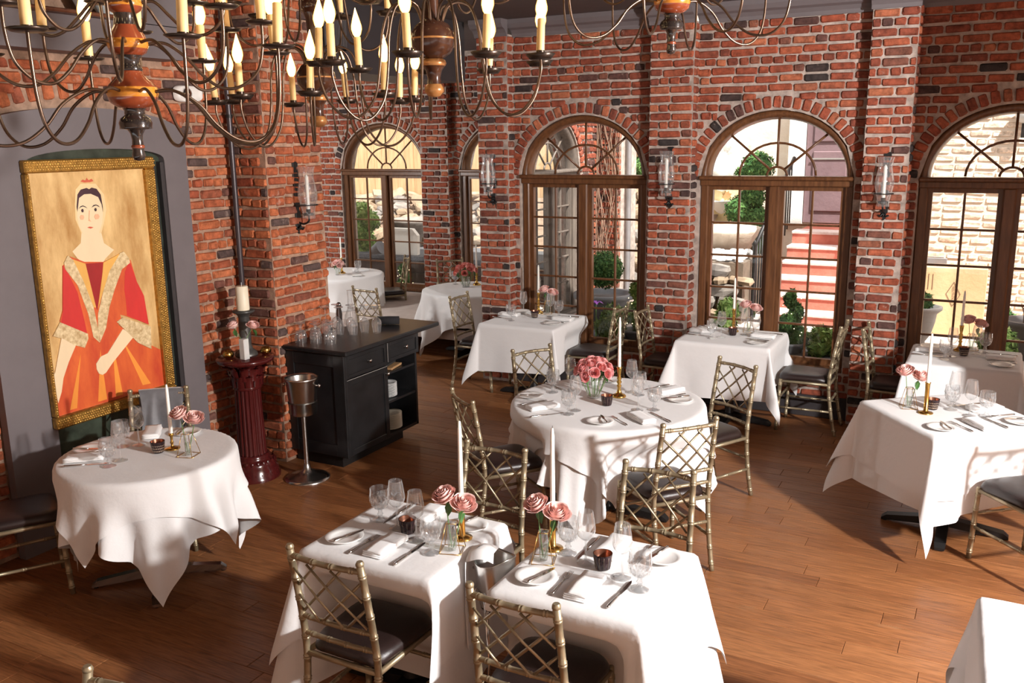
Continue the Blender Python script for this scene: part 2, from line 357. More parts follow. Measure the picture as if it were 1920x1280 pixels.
bricks(wq, (PX1, 0, 0), PI / 2, courses(YB - .116, YB - .004, .02, CEIL, seed=36, head=0), BRICK, limit=0)
# left wall with the portrait, its pier and the pier's return
panel_blk = lambda z: ((3.06, 4.56) if z < 2.42 else ((3.84 - .73 * math.sqrt(max(0, 1 - ((z - 2.42) / .36) ** 2)), 3.84 + .73 * math.sqrt(max(0, 1 - ((z - 2.42) / .36) ** 2))) if z < 2.78 else ((2.4, 4.5) if z > 2.93 else None)))
wl = struct('wall_left', wall_shell(1.5, YR + .2, CEIL, [], .3), MORTARD, loc=(XA, 0, 0), rotz=PI / 2)
L = courses(2.5, YR - .004, .02, CEIL, lambda z: [b for b in [panel_blk(z)] if b], seed=51)
for i in range(19):                      # soldier course over the grey arch
    a = PI * (i + .5) / 19; a = PI * .12 + (PI * .76) * (i + .5) / 19; L.append((3.84 + .84 * math.cos(a) * 1.0, 2.42 + .30 * math.sin(a) + .015, .066, 'v', math.atan2(math.cos(a) * .35, math.sin(a))))
bricks(wl, (0, 0, 0), 0, L, BRICKO, lambda e: -e[1] * .0 - e[0])
wp = struct('wall_left_pier', MB().box(((XP - 6.2) / 2, (YR + YE) / 2, CEIL / 2), (XP + 6.2, YE - YR, CEIL)), MORTARD)
bricks(wp, (XP, 0, 0), PI / 2, courses(YR + .004, YE - .004, .02, CEIL, seed=61, head=4), BRICKO)
bricks(wp, (0, YR, 0), 0, courses(XA + .004, XP - .004, .02, CEIL, seed=62, head=4), BRICKO)
struct('wall_alcove_end', MB().box((-9.7, 8.0, 1.75), (.2, 5, 3.5)), MORTAR)
struct('ceiling', MB().box((-2.5, 2.8, CEIL + .1), (15, 11.1, .2)), CEILM); struct('ceiling', MB().box((-7.05, 9.5, CEIL + .1), (5.6, 2.3, .2)), CEILM)
struct('wall_strobe_block', MB().box((.86, 6.42, CEIL / 2), (.72, .34, CEIL)), GRAYW)  # unseen upright, added to keep the strobe off the right-hand window bay
# lowered header along the alcove opening, with its air grille
struct('trim_1', MB().box((-5.02, (YE + 7.88) / 2, 3.225), (.6, 7.88 - YE, .55)), BLACKW)
# crown moulding along the back wall and round the piers
def crown(name, a, b, y):
    mb = MB(); pr = [(0, 0), (.02, 0), (.03, .03), (.06, .06), (.10, .075), (.13, .11), (.13, .15), (0, .15)]
    mb.add([(x, y - p[0], TOPB - .02 + p[1]) for x in (a, b) for p in pr], [(i, i + 1, 9 + i, 8 + i) for i in range(7)] + [tuple(range(8)), tuple(range(15, 7, -1))]); struct(name, mb, GRAYW)
for a, b in ((-4.27, -2.845), (-2.455, -1.04), (-.70, .73), (1.1, 3.9)): crown('trim_2', a, b, YW)
for a, b in PIERS: crown('trim_3', a - .01, b + .01, YP)
# skirting: black boards under the windows
for i, (a, b) in enumerate(((-4.27, -2.845), (-2.455, -1.04), (-.70, .73))):
    struct('baseboard_back', MB().box(((a + b) / 2, YW - .025, .095), (b - a, .05, .19), bev=.006), BLACKW)
struct('baseboard_alcove', MB().box((-7, YB - .03, .13), (5.1, .06, .26), bev=.006), BLACKW)
# floor: oak planks along x
struct('floor', MB().box((-3, 4.6, -.03), (13.4, 12, .05)), plain('subfloor', (.012, .007, .004), .9))
FL = bpy.data.objects['floor']
PLV = {l: MB().box((0, 0, -.006), (l - .0022, .1235, .012), bev=.0016).mesh('plank', PLANK) for l in (.8, 1.1, 1.4, 1.75)}
prs = random.Random(5); PL = []
row = 0; y = 1.0
while y < 10.3:
    x = -9.6 + prs.uniform(-.9, 0)
    while x < 3.2:
        l = prs.choice((.8, 1.1, 1.4, 1.75)); PL.append((x + l / 2, y, l)); x += l
    y += .125
def vis(p):                              # nearer and inside the view first
    d = Vector((p[0], p[1], -CAMH)); c = Matrix(RW).transposed() @ d; s = abs(c.x / max(.1, -c.z)); return (0 if c.z < 0 and s < .7 else 50) + d.length
PL.sort(key=vis); rest = MB(); PBX = {l: MB().box((0, 0, -.006), (l - .0022, .1235, .012), bev=.0016) for l in PLV}
for i, (x, yy, l) in enumerate(PL):
    dz = prs.uniform(-.0006, 0)
    if i < 300: link('plank', PLV[l], FL, (x, yy, dz))
    else: rest.add(PBX[l].v, PBX[l].f, False, Matrix.Translation((x, yy, dz)))
o = part('plank_remainder', rest, PLANK, FL); o['kind'] = 'stuff'
# ------------------------------------------------------------------ windows
def window(name, o, org, rz=0, rows=5, zt=None, simple=False, mat=None):
    mat = mat or FRAMEW; c, hw, z0, zs, b = o.c, o.hw, o.z0, o.zs, o.b; zt = zs
    w = struct(name, MB().box((c, .07, z0 + .02), (hw * 2 - .004, .12, .04), bev=.006), mat, loc=org, rotz=rz)      # sill
    p = lambda n, mb, m=mat: part(n, mb, m, w)
    sb = .08 + z0
    for s in (-1, 1): p('jamb', MB().box((c + s * (hw - .037), .09, (z0 + zt) / 2), (.07, .10, zt - z0 - .05), bev=.01))
    mb = MB(); mb.box((c, .075, zt - .05), (hw * 2 - .002, .13, .055), bev=.008).box((c, .04, zt - .008), (hw * 2 - .0, .16, .035), bev=.01); p('transom', mb)
    p('mullion', MB().box((c, .085, (z0 + zt) / 2 - .02), (.095, .12, zt - z0 - .10), bev=.012))
    # arched head
    mb = MB(); n = 28; pr = [(hw - .002, b - .002, .03), (hw - .03, b - .03, .01), (hw - .062, b - .062, .05), (hw - .075, b - .075, .12)]; v = []
    for i in range(n + 1):
        a = PI * i / n
        for (x, z, y) in pr: v.append((c + x * math.cos(a), y, zt + z * math.sin(a)))
        v.append((c + pr[3][0] * math.cos(a), .15, zt + pr[3][1] * math.sin(a))); v.append((c + pr[0][0] * math.cos(a), .15, zt + pr[0][1] * math.sin(a)))
    mb.add(v, [(i * 6 + k, i * 6 + (k + 1) % 6, i * 6 + 6 + (k + 1) % 6, i * 6 + 6 + k) for i in range(n) for k in range(6)], True); p('arch_head', mb)
    ia, ib = hw - .07, b - .07
    def arc(ra, rb, t=.011):
        return MB().tube([(c + ra * math.cos(PI * i / 16), .11, zt + .012 + rb * math.sin(PI * i / 16)) for i in range(17)], t, 6)
    k = ib / ia; p('fan_bar', arc(.325, .325 * k)); p('fan_bar', arc(.085, .085 * k))
    for a in (PI / 4, PI / 2, 3 * PI / 4):
        p('fan_spoke', MB().tube([(c + r * math.cos(a), .11, zt + .012 + r * k * math.sin(a)) for r in (.085, ia)], .011, 6))
    p('pane', MB().add([(c + (ia + .01) * math.cos(PI * i / 20), .112, zt + (ib + .01) * math.sin(PI * i / 20)) for i in range(21)], [tuple(range(20, -1, -1))]), PANE)
    zb, zu = z0 + .04, zt - .08
    for s in (-1, 1):
        x0, x1 = (c - hw + .07, c - .045) if s < 0 else (c + .045, c + hw - .07); g0, g1, h0, h1 = x0 + .035, x1 - .035, zb + .055, zu - .035
        mb = MB().box(((x0 + x1) / 2, .10, (zb + h0) / 2), (x1 - x0, .05, h0 - zb)).box(((x0 + x1) / 2, .10, (zu + h1) / 2), (x1 - x0, .05, zu - h1)).box(((x0 + g0) / 2, .10, (h0 + h1) / 2), (g0 - x0, .05, h1 - h0)).box(((x1 + g1) / 2, .10, (h0 + h1) / 2), (x1 - g1, .05, h1 - h0))
        p('sash', mb); xm = (g0 + g1) / 2
        p('muntin', MB().box((xm, .10, (h0 + h1) / 2), (.018, .028, h1 - h0), bev=.004))
        for i in range(1, rows): p('muntin', MB().box(((g0 + g1) / 2, .10, h0 + (h1 - h0) * i / rows), (g1 - g0, .028, .018), bev=.004))
        if simple:
            p('pane', MB().add([(g0, .104, h0), (g1, .104, h0), (g1, .104, h1), (g0, .104, h1)], [(0, 1, 2, 3)]), PANE); continue
        for i in range(rows):
            for (a, e) in ((g0, xm), (xm, g1)):
                l, h = h0 + (h1 - h0) * i / rows, h0 + (h1 - h0) * (i + 1) / rows
                p('pane', MB().add([(a, .104, l), (e, .104, l), (e, .104, h), (a, .104, h)], [(0, 1, 2, 3)]), PANE)
    return w
window('window_1', OW2, (0, YW, 0)); window('window_2', OW3, (0, YW, 0)); window('window_3', OW4, (0, YW, 0))
window('window_4', OB1, (0, YB, 0)); window('window_5', OB2, (0, YB, 0))
DARKW = wood('weathered_window_wood', (.10, .08, .07), (.2, .16, .13), .5)
window('window_6', OS, (-4.35, 0, 0), PI / 2, simple=True, mat=DARKW)
struct('wall_front', MB().box((-2.4, -2.75, CEIL / 2), (14.4, .2, CEIL)), MORTARD); struct('wall_right', MB().box((4.9, 2.7, CEIL / 2), (.2, 10.8, CEIL)), MORTARD)
struct('wall_left', MB().box((XA - .15, -.6, CEIL / 2), (.3, 4.2, CEIL)), MORTARD)
# ------------------------------------------------------------------ chairs
def bamboo(path, r, sp=.095, n=8, sub=5):
    P = catmull(path, sub) if len(path) > 2 else [Vector(p) for p in path]
    L = [0]
    for a, b in zip(P, P[1:]): L.append(L[-1] + (b - a).length)
    def at(s):
        for i in range(len(P) - 1):
            if s <= L[i + 1] or i == len(P) - 2: return P[i].lerp(P[i + 1], (s - L[i]) / max(1e-9, L[i + 1] - L[i]))
    st = [(0, 1), (L[-1], 1)] + ([(x, 1) for x in L[1:-1]])
    k = max(1, round(L[-1] / sp))
    for i in range(k):
        c = L[-1] * (i + .5) / k; st = [q for q in st if abs(q[0] - c) > .012]
        st += [(c - .010, 1), (c - .008, 1.17), (c - .003, 1.17), (c - .0015, 1), (c + .0015, 1), (c + .003, 1.17), (c + .008, 1.17), (c + .010, 1)]
    st.sort(); return MB().tube([at(s) for s, _ in st], [r * q for _, q in st], n)
def make_chair(label):
    t = thing('dining_chair', label, 'chair', group='gold lattice-back dining chairs')
    for s in (-1, 1):
        part('leg', bamboo([(s * .172, -.262, 0), (s * .172, -.222, .2), (s * .175, -.196, .42), (s * .172, -.214, .62), (s * .167, -.262, .90)], .0145).lathe([(.0135, .0), (.0165, .004), (.0165, .012), (.012, .02)], 8, Matrix.Translation((s * .167, -.262, .898))), GOLDCH, t)
        part('leg', bamboo([(s * .19, .205, 0), (s * .183, .185, .44)], .0142), GOLDCH, t)
        part('stretcher', bamboo([(s * .187, .196, .2), (s * .173, -.218, .2)], .0095, .12), GOLDCH, t)
        part('seat_rail', MB().tube([(s * .183, .185, .425), (s * .175, -.196, .425)], .0125, 8), GOLDCH, t)
    part('stretcher', bamboo([(-.187, .193, .28), (.187, .193, .28)], .0095, .12), GOLDCH, t)
    part('stretcher', bamboo([(-.173, -.208, .28), (.173, -.208, .28)], .0095, .12), GOLDCH, t)
    part('seat_rail', MB().tube([(-.183, .185, .425), (.183, .185, .425)], .0125, 8), GOLDCH, t)
    part('seat_rail', MB().tube([(-.175, -.196, .425), (.175, -.196, .425)], .0125, 8), GOLDCH, t)
    for z, y, b, r in ((.872, -.256, .022, .0115), (.597, -.211, .014, .0105), (.518, -.201, .012, .0105)):
        part('back_rail', bamboo([(-.17, y, z), (-.08, y - b * .8, z + .003), (0, y - b, z + .004), (.08, y - b * .8, z + .003), (.17, y, z)], r, .085), GOLDCH, t)
    w, h, z0 = .31, .262, .605
    def pt(x, q):
        z = z0 + q; return (x, -.214 - (q / h) * .044 - .02 * (1 - (x / .17) ** 2), z)
    for dr in (-1, 1):
        for k in range(-2, 4):
            # line: q = dr*slope*(x - xk)
            sl = 1.02; xk = k * .117 - .055; pts = []
            for i in range(25):
                x = -w / 2 + w * i / 24; q = sl * (x - xk) if dr > 0 else sl * (-x - xk)
                if -.001 <= q <= h + .001: pts.append((x, q))
            if len(pts) > 3:
                off = .0045 * dr; A = [Vector(pt(x, q)) + Vector((0, off, 0)) for x, q in (pts[0], pts[len(pts) // 2], pts[-1])]
                part('lattice_bar', MB().tube(A, .0062, 4), GOLDCH, t)
    # cushion
    def outline(a):
        c, s = math.cos(a), math.sin(a); e = 2 / 5.0
        x = math.copysign(abs(c) ** e, c); y = math.copysign(abs(s) ** e, s); hw = .188 + .014 * y; return x * hw * (1 - .02 * (1 - abs(y))), .008 + y * .203
    N = 36; mb = MB(); v = []
    for tt, z in ((0.02, .497), (.45, .496), (.75, .492), (.9, .485), (.98, .474), (1.01, .458), (1.0, .444), (.94, .434)):
        for i in range(N):
            a = 2 * PI * i / N; x, y = outline(a); dr = .012 * (abs(math.sin(2 * a)) ** 3) * (1 if tt > .9 else 0); v.append((x * tt, .005 + (y - .005) * tt, z - dr))
    mb.add(v, [(j * N + i, j * N + (i + 1) % N, (j + 1) * N + (i + 1) % N, (j + 1) * N + i)[::-1] for j in range(7) for i in range(N)] + [tuple(range(N))], True)
    part('seat_cushion', mb, SEATM, t); return t
CH = [  # back-top midpoint x, y, facing x, y, label
 (-2.13, 2.445, 0, 1, 'gold lattice chair with its back to us at the table left of the steel bucket'),
 (-1.356, 2.489, 0, 1, 'gold lattice chair with its back to us at the table right of the steel bucket'),
 (-2.157, 3.812, 0, -1, 'gold lattice chair across the table left of the steel bucket'),
 (-1.32, 3.885, 0, -1, 'gold lattice chair across the table right of the steel bucket'),
 (-2.79, 4.53, .6, .8, 'gold chair at the rose-dome round table on its cabinet side, partly behind another chair'),
 (-1.40, 4.616, -.76, .65, 'gold chair at the rose-dome round table with its lattice against the white cloth'),
 (-1.516, 6.05, -.5, -.87, 'gold chair at the rose-dome round table on the red stairs side'),
 (-2.99, 5.85, .88, -.48, 'gold chair behind the rose-dome round table, before the ball bush window table'),
 (-4.72, 7.65, 1, 0, 'gold chair in profile at the alcove end of the ball bush window table'),
 (-3.015, 7.72, -1, 0, 'gold chair facing the ball bush window table, back to another chair'),
 (-2.80, 7.66, 1, 0, 'gold chair beside the brick pier facing the red stairs window table'),
 (-1.067, 7.68, -1, 0, 'gold chair with sunlit brown seat at the stairs end of the red stairs window table'),
 (-.90, 7.66, 1, 0, 'gold chair by the brick pier facing the table under the cardboard box window'),
 (-5.86, 7.62, .1, .99, 'gold lattice chair standing behind the black cabinet'),
 (-6.91, 9.93, -.72, -.69, 'gold chair with bluish shining seat before the alcove window'),
 (-6.28, 9.98, .73, -.68, 'gold chair behind the coral bouquet in the alcove'),
 (.445, 5.343, -.66, .75, 'gold chair with dark seat at the tilted table, cut by the frame edge'),
 (-4.6, 3.83, .67, -.74, 'gold chair draped with a grey throw under the portrait'),
 (-4.74, 2.60, .49, .87, 'dark seated gold chair at the corner side of the round table under the portrait'),
 (-2.10, 1.535, 0, -1, 'gold chair of which only one post top shows at the bottom edge'),
]
def chair_loc(c):
    x, y, fx, fy, l = c; n = math.hypot(fx, fy); fx, fy = fx / n, fy / n
    return (x + fx * .262, y + fy * .262, 0), math.atan2(-fx, fy)
proto = make_chair(CH[0][4]); CHAIRS = [proto]
proto.location, rz = chair_loc(CH[0]); proto.rotation_euler = (0, 0, rz)
for c in CH[1:]:
    l, rz = chair_loc(c); CHAIRS.append(dup(proto, l, rz, c[4]))
# grey throw over the chair under the portrait
def throw():
    l, rz = chair_loc(CH[17]); mb = MB(); v = []; nx, ny = 26, 22
    for j in range(ny + 1):
        s = j / ny
        for i in range(nx + 1):
            x = -.135 + .25 * i / nx + .012 * math.sin(9 * s + i * .3); w = math.sin(i * .75 + .6) * .5 + math.sin(i * .37) * .5
            if s < .52: z = .50 + (s / .52) * .395; y = -.222 - (z - .597) * .19 + .026 + .022 * w * (1 - s / .52)
            elif s < .62: q = (s - .52) / .1; a = PI * q; z = .895 + .014 * math.sin(a); y = -.2735 + .022 * math.cos(a)
            else: q = (s - .62) / .38; z = .895 - q * .3; y = -.297 - .012 * q - .012 * w * q
            y -= .014 * (1 - (x / .17) ** 2); v.append((x, y, z))
    mb.add(v, [(j * (nx + 1) + i, j * (nx + 1) + i + 1, (j + 1) * (nx + 1) + i + 1, (j + 1) * (nx + 1) + i) for j in range(ny) for i in range(nx)], True)
    o = part('throw', mb, plain('grey_velvet', (.13, .13, .14), .5, 0, .25, 12, sheen=.8), None, loc=l, rotz=rz); tag(o, 'grey velvet throw hanging over the chair back under the portrait', 'throw')
throw()
# ------------------------------------------------------------------ tables and cloths
def drape(shape, a, c, rot, z, seed, A=.05, f0=.05, cf=.24, rb=.02, n=64, k=9, zmin=.03, clip=None, push=None):
    r = random.Random(seed); ph = [r.uniform(0, 6.28) for _ in range(5)]; mb = MB(); v = []; cr, sr = math.cos(rot), math.sin(rot)
    for j in range(n + 1):
        for i in range(n + 1):
            u, w = -c + 2 * c * i / n, -c + 2 * c * j / n; x, y = cr * u - sr * w, sr * u + cr * w
            if shape == 'sq':
                px, py = max(-a[0], min(a[0], x)), max(-a[1], min(a[1], y)); dx, dy = x - px, y - py; d = math.hypot(dx, dy)
                if d > 1e-9: nx, ny = dx / d, dy / d
                t = (px + py * .7) * 1.0 + math.atan2(dy, dx) * .12 if d > 1e-9 else 0; co = abs(2 * nx * ny) if d > 1e-9 else 0
            else:
                q = math.hypot(x, y); d = max(0, q - a); nx, ny = (x / q, y / q) if q > 1e-9 else (1, 0); px, py = (x, y) if d == 0 else (a * nx, a * ny); t = math.atan2(y, x); co = 0
            if d <= 1e-9: v.append((x, y, z)); continue
            if d < rb * PI / 2: out, drop = rb * math.sin(d / rb), rb * (1 - math.cos(d / rb))
            else:
                s = d - rb * PI / 2
                if shape == 'sq': wv = .5 * math.sin(k * 2.2 * t + ph[0]) + .35 * math.sin(k * 3.9 * t + ph[1]); amp = A * (.55 + .9 * co)
                else: wv = .62 * math.sin(k * t + ph[0] + .5 * math.sin(2 * t + ph[3])) + .38 * math.sin((k * 1.7 // 1) * t + ph[1]); amp = A
                g = smooth(s / .28); fl = f0 + cf * co ** 1.5 + amp * wv * g + .04 * math.sin(2 * t + ph[2]); fl = max(-.05, min(.6, fl))
                out = rb + s * fl; drop = rb + s * math.sqrt(1 - fl * fl)
                if drop > z - zmin: out += (drop - z + zmin) * .8; drop = z - zmin
            X, Y = px + nx * out, py + ny * out
            if clip:
                w_ = wv if d >= rb * PI / 2 else 0
                X, Y = max(clip[2], min(X, clip[0] + .006 * w_)), min(Y, clip[1] + .006 * w_)
            if push: X, Y = push(X, Y, z - drop)
            v.append((X, Y, z - drop))
    mb.add(v, [(j * (n + 1) + i, j * (n + 1) + i + 1, (j + 1) * (n + 1) + i + 1, (j + 1) * (n + 1) + i) for j in range(n) for i in range(n)], True); return mb
TB = {}
def table(key, name, shape, ctr, size, rz, desc, cloths, base='cross', clip=None):
    """cloths: (half size, rotation, A, f0, cf, k, seed)"""
    h = .742; t = thing(name, desc[0].upper()[0].lower() + desc[1:] + ' on a ' + ('chrome star' if base == 'star' else 'black pedestal') + ' base, hidden under linen', 'table', (ctr[0], ctr[1], 0), rz)
    if shape == 'sq': part('tabletop', MB().box((0, 0, h - .015), (size[0] - .02, size[1] - .02, .03), bev=.004), BLACKM, t)
    else: part('tabletop', MB().lathe([(size - .025, h - .03), (size - .025, h)], 40, sm=False), BLACKM, t)
    part('column', MB().lathe([(.05, .05), (.038, .09), (.038, h - .08), (.06, h - .03)], 16), BLACKM, t)
    R = {'cross': .36, 'star': .36, 'wide': .42}[base]; mt = CHROME if base == 'star' else BLACKM
    for i in range(4):
        a = i * PI / 2 + (PI / 4 if base == 'star' else 0) - (rz if base == 'cross' and key == 'T9' else 0)
        mb = MB(); w = .022 if base == 'star' else .032
        mb.add([(.02, -w, .085), (.02, w, .085), (R - .03, -w, .045), (R - .03, w, .045), (R, -w * .8, .022), (R, w * .8, .022), (.02, -w, .03), (.02, w, .03), (R - .03, -w, .012), (R - .03, w, .012), (R, -w * .8, .006), (R, w * .8, .006)],
               [(0, 2, 3, 1), (2, 4, 5, 3), (4, 10, 11, 5), (6, 7, 9, 8), (8, 9, 11, 10), (0, 6, 8, 2), (2, 8, 10, 4), (1, 3, 9, 7), (3, 5, 11, 9), (0, 1, 7, 6)], False, Matrix.Rotation(a, 4, 'Z'))
        fo = part('foot', mb, mt, t); part('glide', MB().lathe([(.014, 0), (.016, .008), (.01, .014)], 10, T((R - .02) * math.cos(a), (R - .02) * math.sin(a))), BLACKM, fo)
    zt = h + .004
    near = [(l, a) for l, a in (chair_loc(c) for c in CH) if math.hypot(l[0] - ctr[0], l[1] - ctr[1]) < 1.3]; c0, s0 = math.cos(rz), math.sin(rz); lay_ = [0]
    def push(X, Y, Z):
        if Z > .70: return X, Y
        wx, wy = ctr[0] + c0 * X - s0 * Y, ctr[1] + s0 * X + c0 * Y
        for (l, a) in near:
            ca, sa = math.cos(a), math.sin(a); dx, dy = wx - l[0], wy - l[1]; ex, ey = ca * dx + sa * dy, -sa * dx + ca * dy
            q = smooth((.33 - abs(ex)) / .10) * smooth((.69 - Z) / .15); tgt = .245 - .008 * lay_[0]
            if q > 0 and -.30 < ey < tgt: ny = ey + (tgt - ey) * q; wx += -sa * (ny - ey); wy += ca * (ny - ey)
        dx, dy = wx - ctr[0], wy - ctr[1]; return c0 * dx + s0 * dy, -s0 * dx + c0 * dy
    for i, (c, rot, A, f0, cf, k, sd) in enumerate(cloths):
        zt += .003; top = i == len(cloths) - 1; lay_[0] = i; A, f0, cf, k, sd = cloths[0][2:]
        mb = drape(shape, (size[0] / 2 + .004, size[1] / 2 + .004) if shape == 'sq' else size + .004, c, rot, zt, sd, A, f0 + .045 * i, cf, .014 + .009 * i, k=k, clip=clip, push=push)
        o = part('tablecloth' if top else 'under_tablecloth', mb, LINEN, None, loc=(ctr[0], ctr[1], 0), rotz=rz)
        tag(o, ('white linen tablecloth on the ' if top else 'long white under-cloth of the ') + desc, 'tablecloth', 'white tablecloths')
    TB[key] = dict(c=ctr, z=zt + .001, desc=desc, rz=rz, sq=shape == 'sq')
DT = {'T1': 'round table under the portrait', 'T2': 'square table left of the steel bucket', 'T3': 'square table right of the steel bucket', 'T5': 'round table with the rose dome',
      'T6': 'table at the ball bush window', 'T7': 'table at the red stairs window', 'T8': 'table at the cardboard box window', 'T9': 'tilted table with the cylinder candlestick', 'T10': 'table cut by the lower right corner',
      'T11': 'alcove round table behind the black cabinet', 'T12': 'alcove round table half behind the pier'}
table('T1', 'round_table', 'rd', (-4.05, 3.26), .45, 0, DT['T1'], [(.79, .10, .20, .08, 0, 11, 3), (.655, .885, .13, .12, 0, 8, 4)], 'star')
table('T2', 'square_table', 'sq', (-2.155, 3.01), (.62, .58), 0, DT['T2'], [(.92, 0, .05, .04, .2, 7, 6), (.69, .03, .05, .05, .26, 7, 7)], clip=(.345, 9, -9))
table('T3', 'square_table', 'sq', (-1.29, 3.07), (.58, .62), 0, DT['T3'], [(.92, 0, .05, .04, .2, 7, 8), (.70, -.03, .05, .05, .26, 7, 9)], clip=(9, 9, -.325))
table('T5', 'round_table', 'rd', (-2.15, 5.28), .60, 0, DT['T5'], [(.93, .96, .20, .05, 0, 17, 11), (.80, -.26, .12, .09, 0, 11, 12)], 'wide')
table('T6', 'square_table', 'sq', (-3.83, 7.54), (.74, .72), 0, DT['T6'], [(.80, .05, .06, .06, .25, 5, 14)], clip=(9, .40, -9))
table('T7', 'square_table', 'sq', (-1.95, 7.56), (.76, .66), 0, DT['T7'], [(.80, .04, .06, .05, .25, 5, 15)], clip=(9, .41, -9))
table('T8', 'square_table', 'sq', (-.17, 7.55), (.74, .68), 0, DT['T8'], [(.82, .02, .05, .05, .22, 5, 16)], clip=(9, .42, -9))
table('T9', 'square_table', 'sq', (-.163, 5.94), (.74, .74), math.atan2(.619, .786), DT['T9'], [(.86, .1, .05, .05, .22, 5, 18), (.76, -.02, .06, .05, .24, 5, 17)])
table('T10', 'square_table', 'sq', (.44, 3.16), (.72, .72), .05, DT['T10'], [(.98, 0, .05, .04, .2, 7, 20), (.72, -.1, .05, .05, .26, 7, 21)])
table('T11', 'round_table', 'rd', (-7.5, 9.2), .58, 0, DT['T11'], [(.98, .5, .11, .08, 0, 11, 23)])
table('T12', 'round_table', 'rd', (-5.28, 8.85), .55, 0, DT['T12'], [(.90, .3, .16, .12, 0, 11, 24)], clip=(.62, 9, -9))
# ------------------------------------------------------------------ table ware
def fan(n, r, z): return [(r * math.cos(2 * PI * i / n), r * math.sin(2 * PI * i / n), z) for i in range(n)]
def wine_glass():
    t = thing('wine_glass', 'x', 'glass', group='stemmed wine glasses')
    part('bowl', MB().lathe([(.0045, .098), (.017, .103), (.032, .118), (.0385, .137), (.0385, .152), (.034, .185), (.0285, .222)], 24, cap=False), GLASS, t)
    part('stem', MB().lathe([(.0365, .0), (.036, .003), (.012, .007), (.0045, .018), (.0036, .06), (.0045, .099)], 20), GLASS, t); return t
def goblet():
    t = thing('water_goblet', 'x', 'glass', group='cut crystal water goblets')
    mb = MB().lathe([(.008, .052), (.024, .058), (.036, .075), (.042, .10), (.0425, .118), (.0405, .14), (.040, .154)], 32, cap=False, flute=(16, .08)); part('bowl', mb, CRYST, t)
    mb = MB()
    for i in range(16):                  # cut diamonds standing proud of the bowl
        for z, r in ((.072, .0365), (.092, .0425), (.112, .0445)):
            a = 2 * PI * (i + (.5 if z == .092 else 0)) / 16; c = Vector((r * math.cos(a), r * math.sin(a), z)); tn = Vector((-math.sin(a), math.cos(a), 0)) * .0065; up = Vector((0, 0, .011)); ou = Vector((math.cos(a), math.sin(a), 0)) * .0028
            mb.add([c - tn, c - up, c + tn, c + up, c + ou], [(0, 1, 4), (1, 2, 4), (2, 3, 4), (3, 0, 4)])
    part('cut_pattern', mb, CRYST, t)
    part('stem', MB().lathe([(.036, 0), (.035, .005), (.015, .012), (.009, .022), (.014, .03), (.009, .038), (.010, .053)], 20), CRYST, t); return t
def plate(rad=.083, mat=None):
    t = thing('bread_plate', 'x', 'plate', group='white bread plates'); r = rad
    part('dish', MB().lathe([(r * .5, 0), (r * .62, .002), (r * .68, .006), (r * .985, .0125), (r, .014), (r * .985, .0155), (r * .7, .009), (r * .62, .0055), (.001, .005)], 36), CHINA, t); return t
def flat(poly, th, z=0): return MB().prism(poly, z, z + th)
def knife(name='dinner_knife', L=.235, w=.011):
    t = thing(name, 'x', 'knife', group=name.replace('_', ' ') + 's')
    part('blade', flat([(-w * .55, 0), (w * .5, 0), (w * .75, L * .2), (w * .55, L * .42), (-w * .1, L * .5), (-w * .55, L * .45)], .0022, .003), CHROME, t)
    part('handle', MB().tube([(0, .004, .005), (0, -L * .2, .0055), (0, -L * .45, .006), (0, -L * .5, .005)], [.004, .0055, .0068, .004], 8), CHROME, t); return t
def fork():
    t = thing('fork', 'x', 'fork', group='forks'); w = .011
    part('handle', MB().tube([(0, .03, .007), (0, -.01, .006), (0, -.08, .005), (0, -.1, .005)], [.003, .0036, .006, .004], 8), CHROME, t)
    mb = MB().prism([(-w, .04), (-.003, .028), (.003, .028), (w, .04), (w, .056), (-w, .056)], .005, .0075)
    part('fork_head', mb, CHROME, t)
    for i in range(4):
        x = -w + 2 * w * (i + .5) / 4; part('tine', MB().prism([(x - .0016, .055), (x + .0016, .055), (x + .001, .098), (x - .001, .098)], .005, .0072), CHROME, t)
    return t
def napkin():
    t = thing('folded_napkin', 'x', 'napkin', group='folded white napkins'); mb = MB()
    for k in range(3):
        z = .002 + k * .0085; v = []; n = 10
        for j in range(n + 1):
            y = -.10 + .2 * j / n
            for i, (x, dz) in enumerate(((-.048 + k * .002, .004), (-.045, .0085), (-.02, .0095), (.02, .0095), (.043 - k * .001, .0085), (.047, .0035), (.043, 0), (-.043, 0))): v.append((x + .002 * math.sin(j * .7 + k), y, z + dz + .0012 * math.sin(j * .9 + i + k)))
        mb.add(v, [(j * 8 + i, j * 8 + (i + 1) % 8, (j + 1) * 8 + (i + 1) % 8, (j + 1) * 8 + i)[::-1] for j in range(n) for i in range(8)] + [tuple(range(8)), tuple(range(n * 8 + 7, n * 8 - 1, -1))], True)
    part('fold', mb, NAPK, t); return t
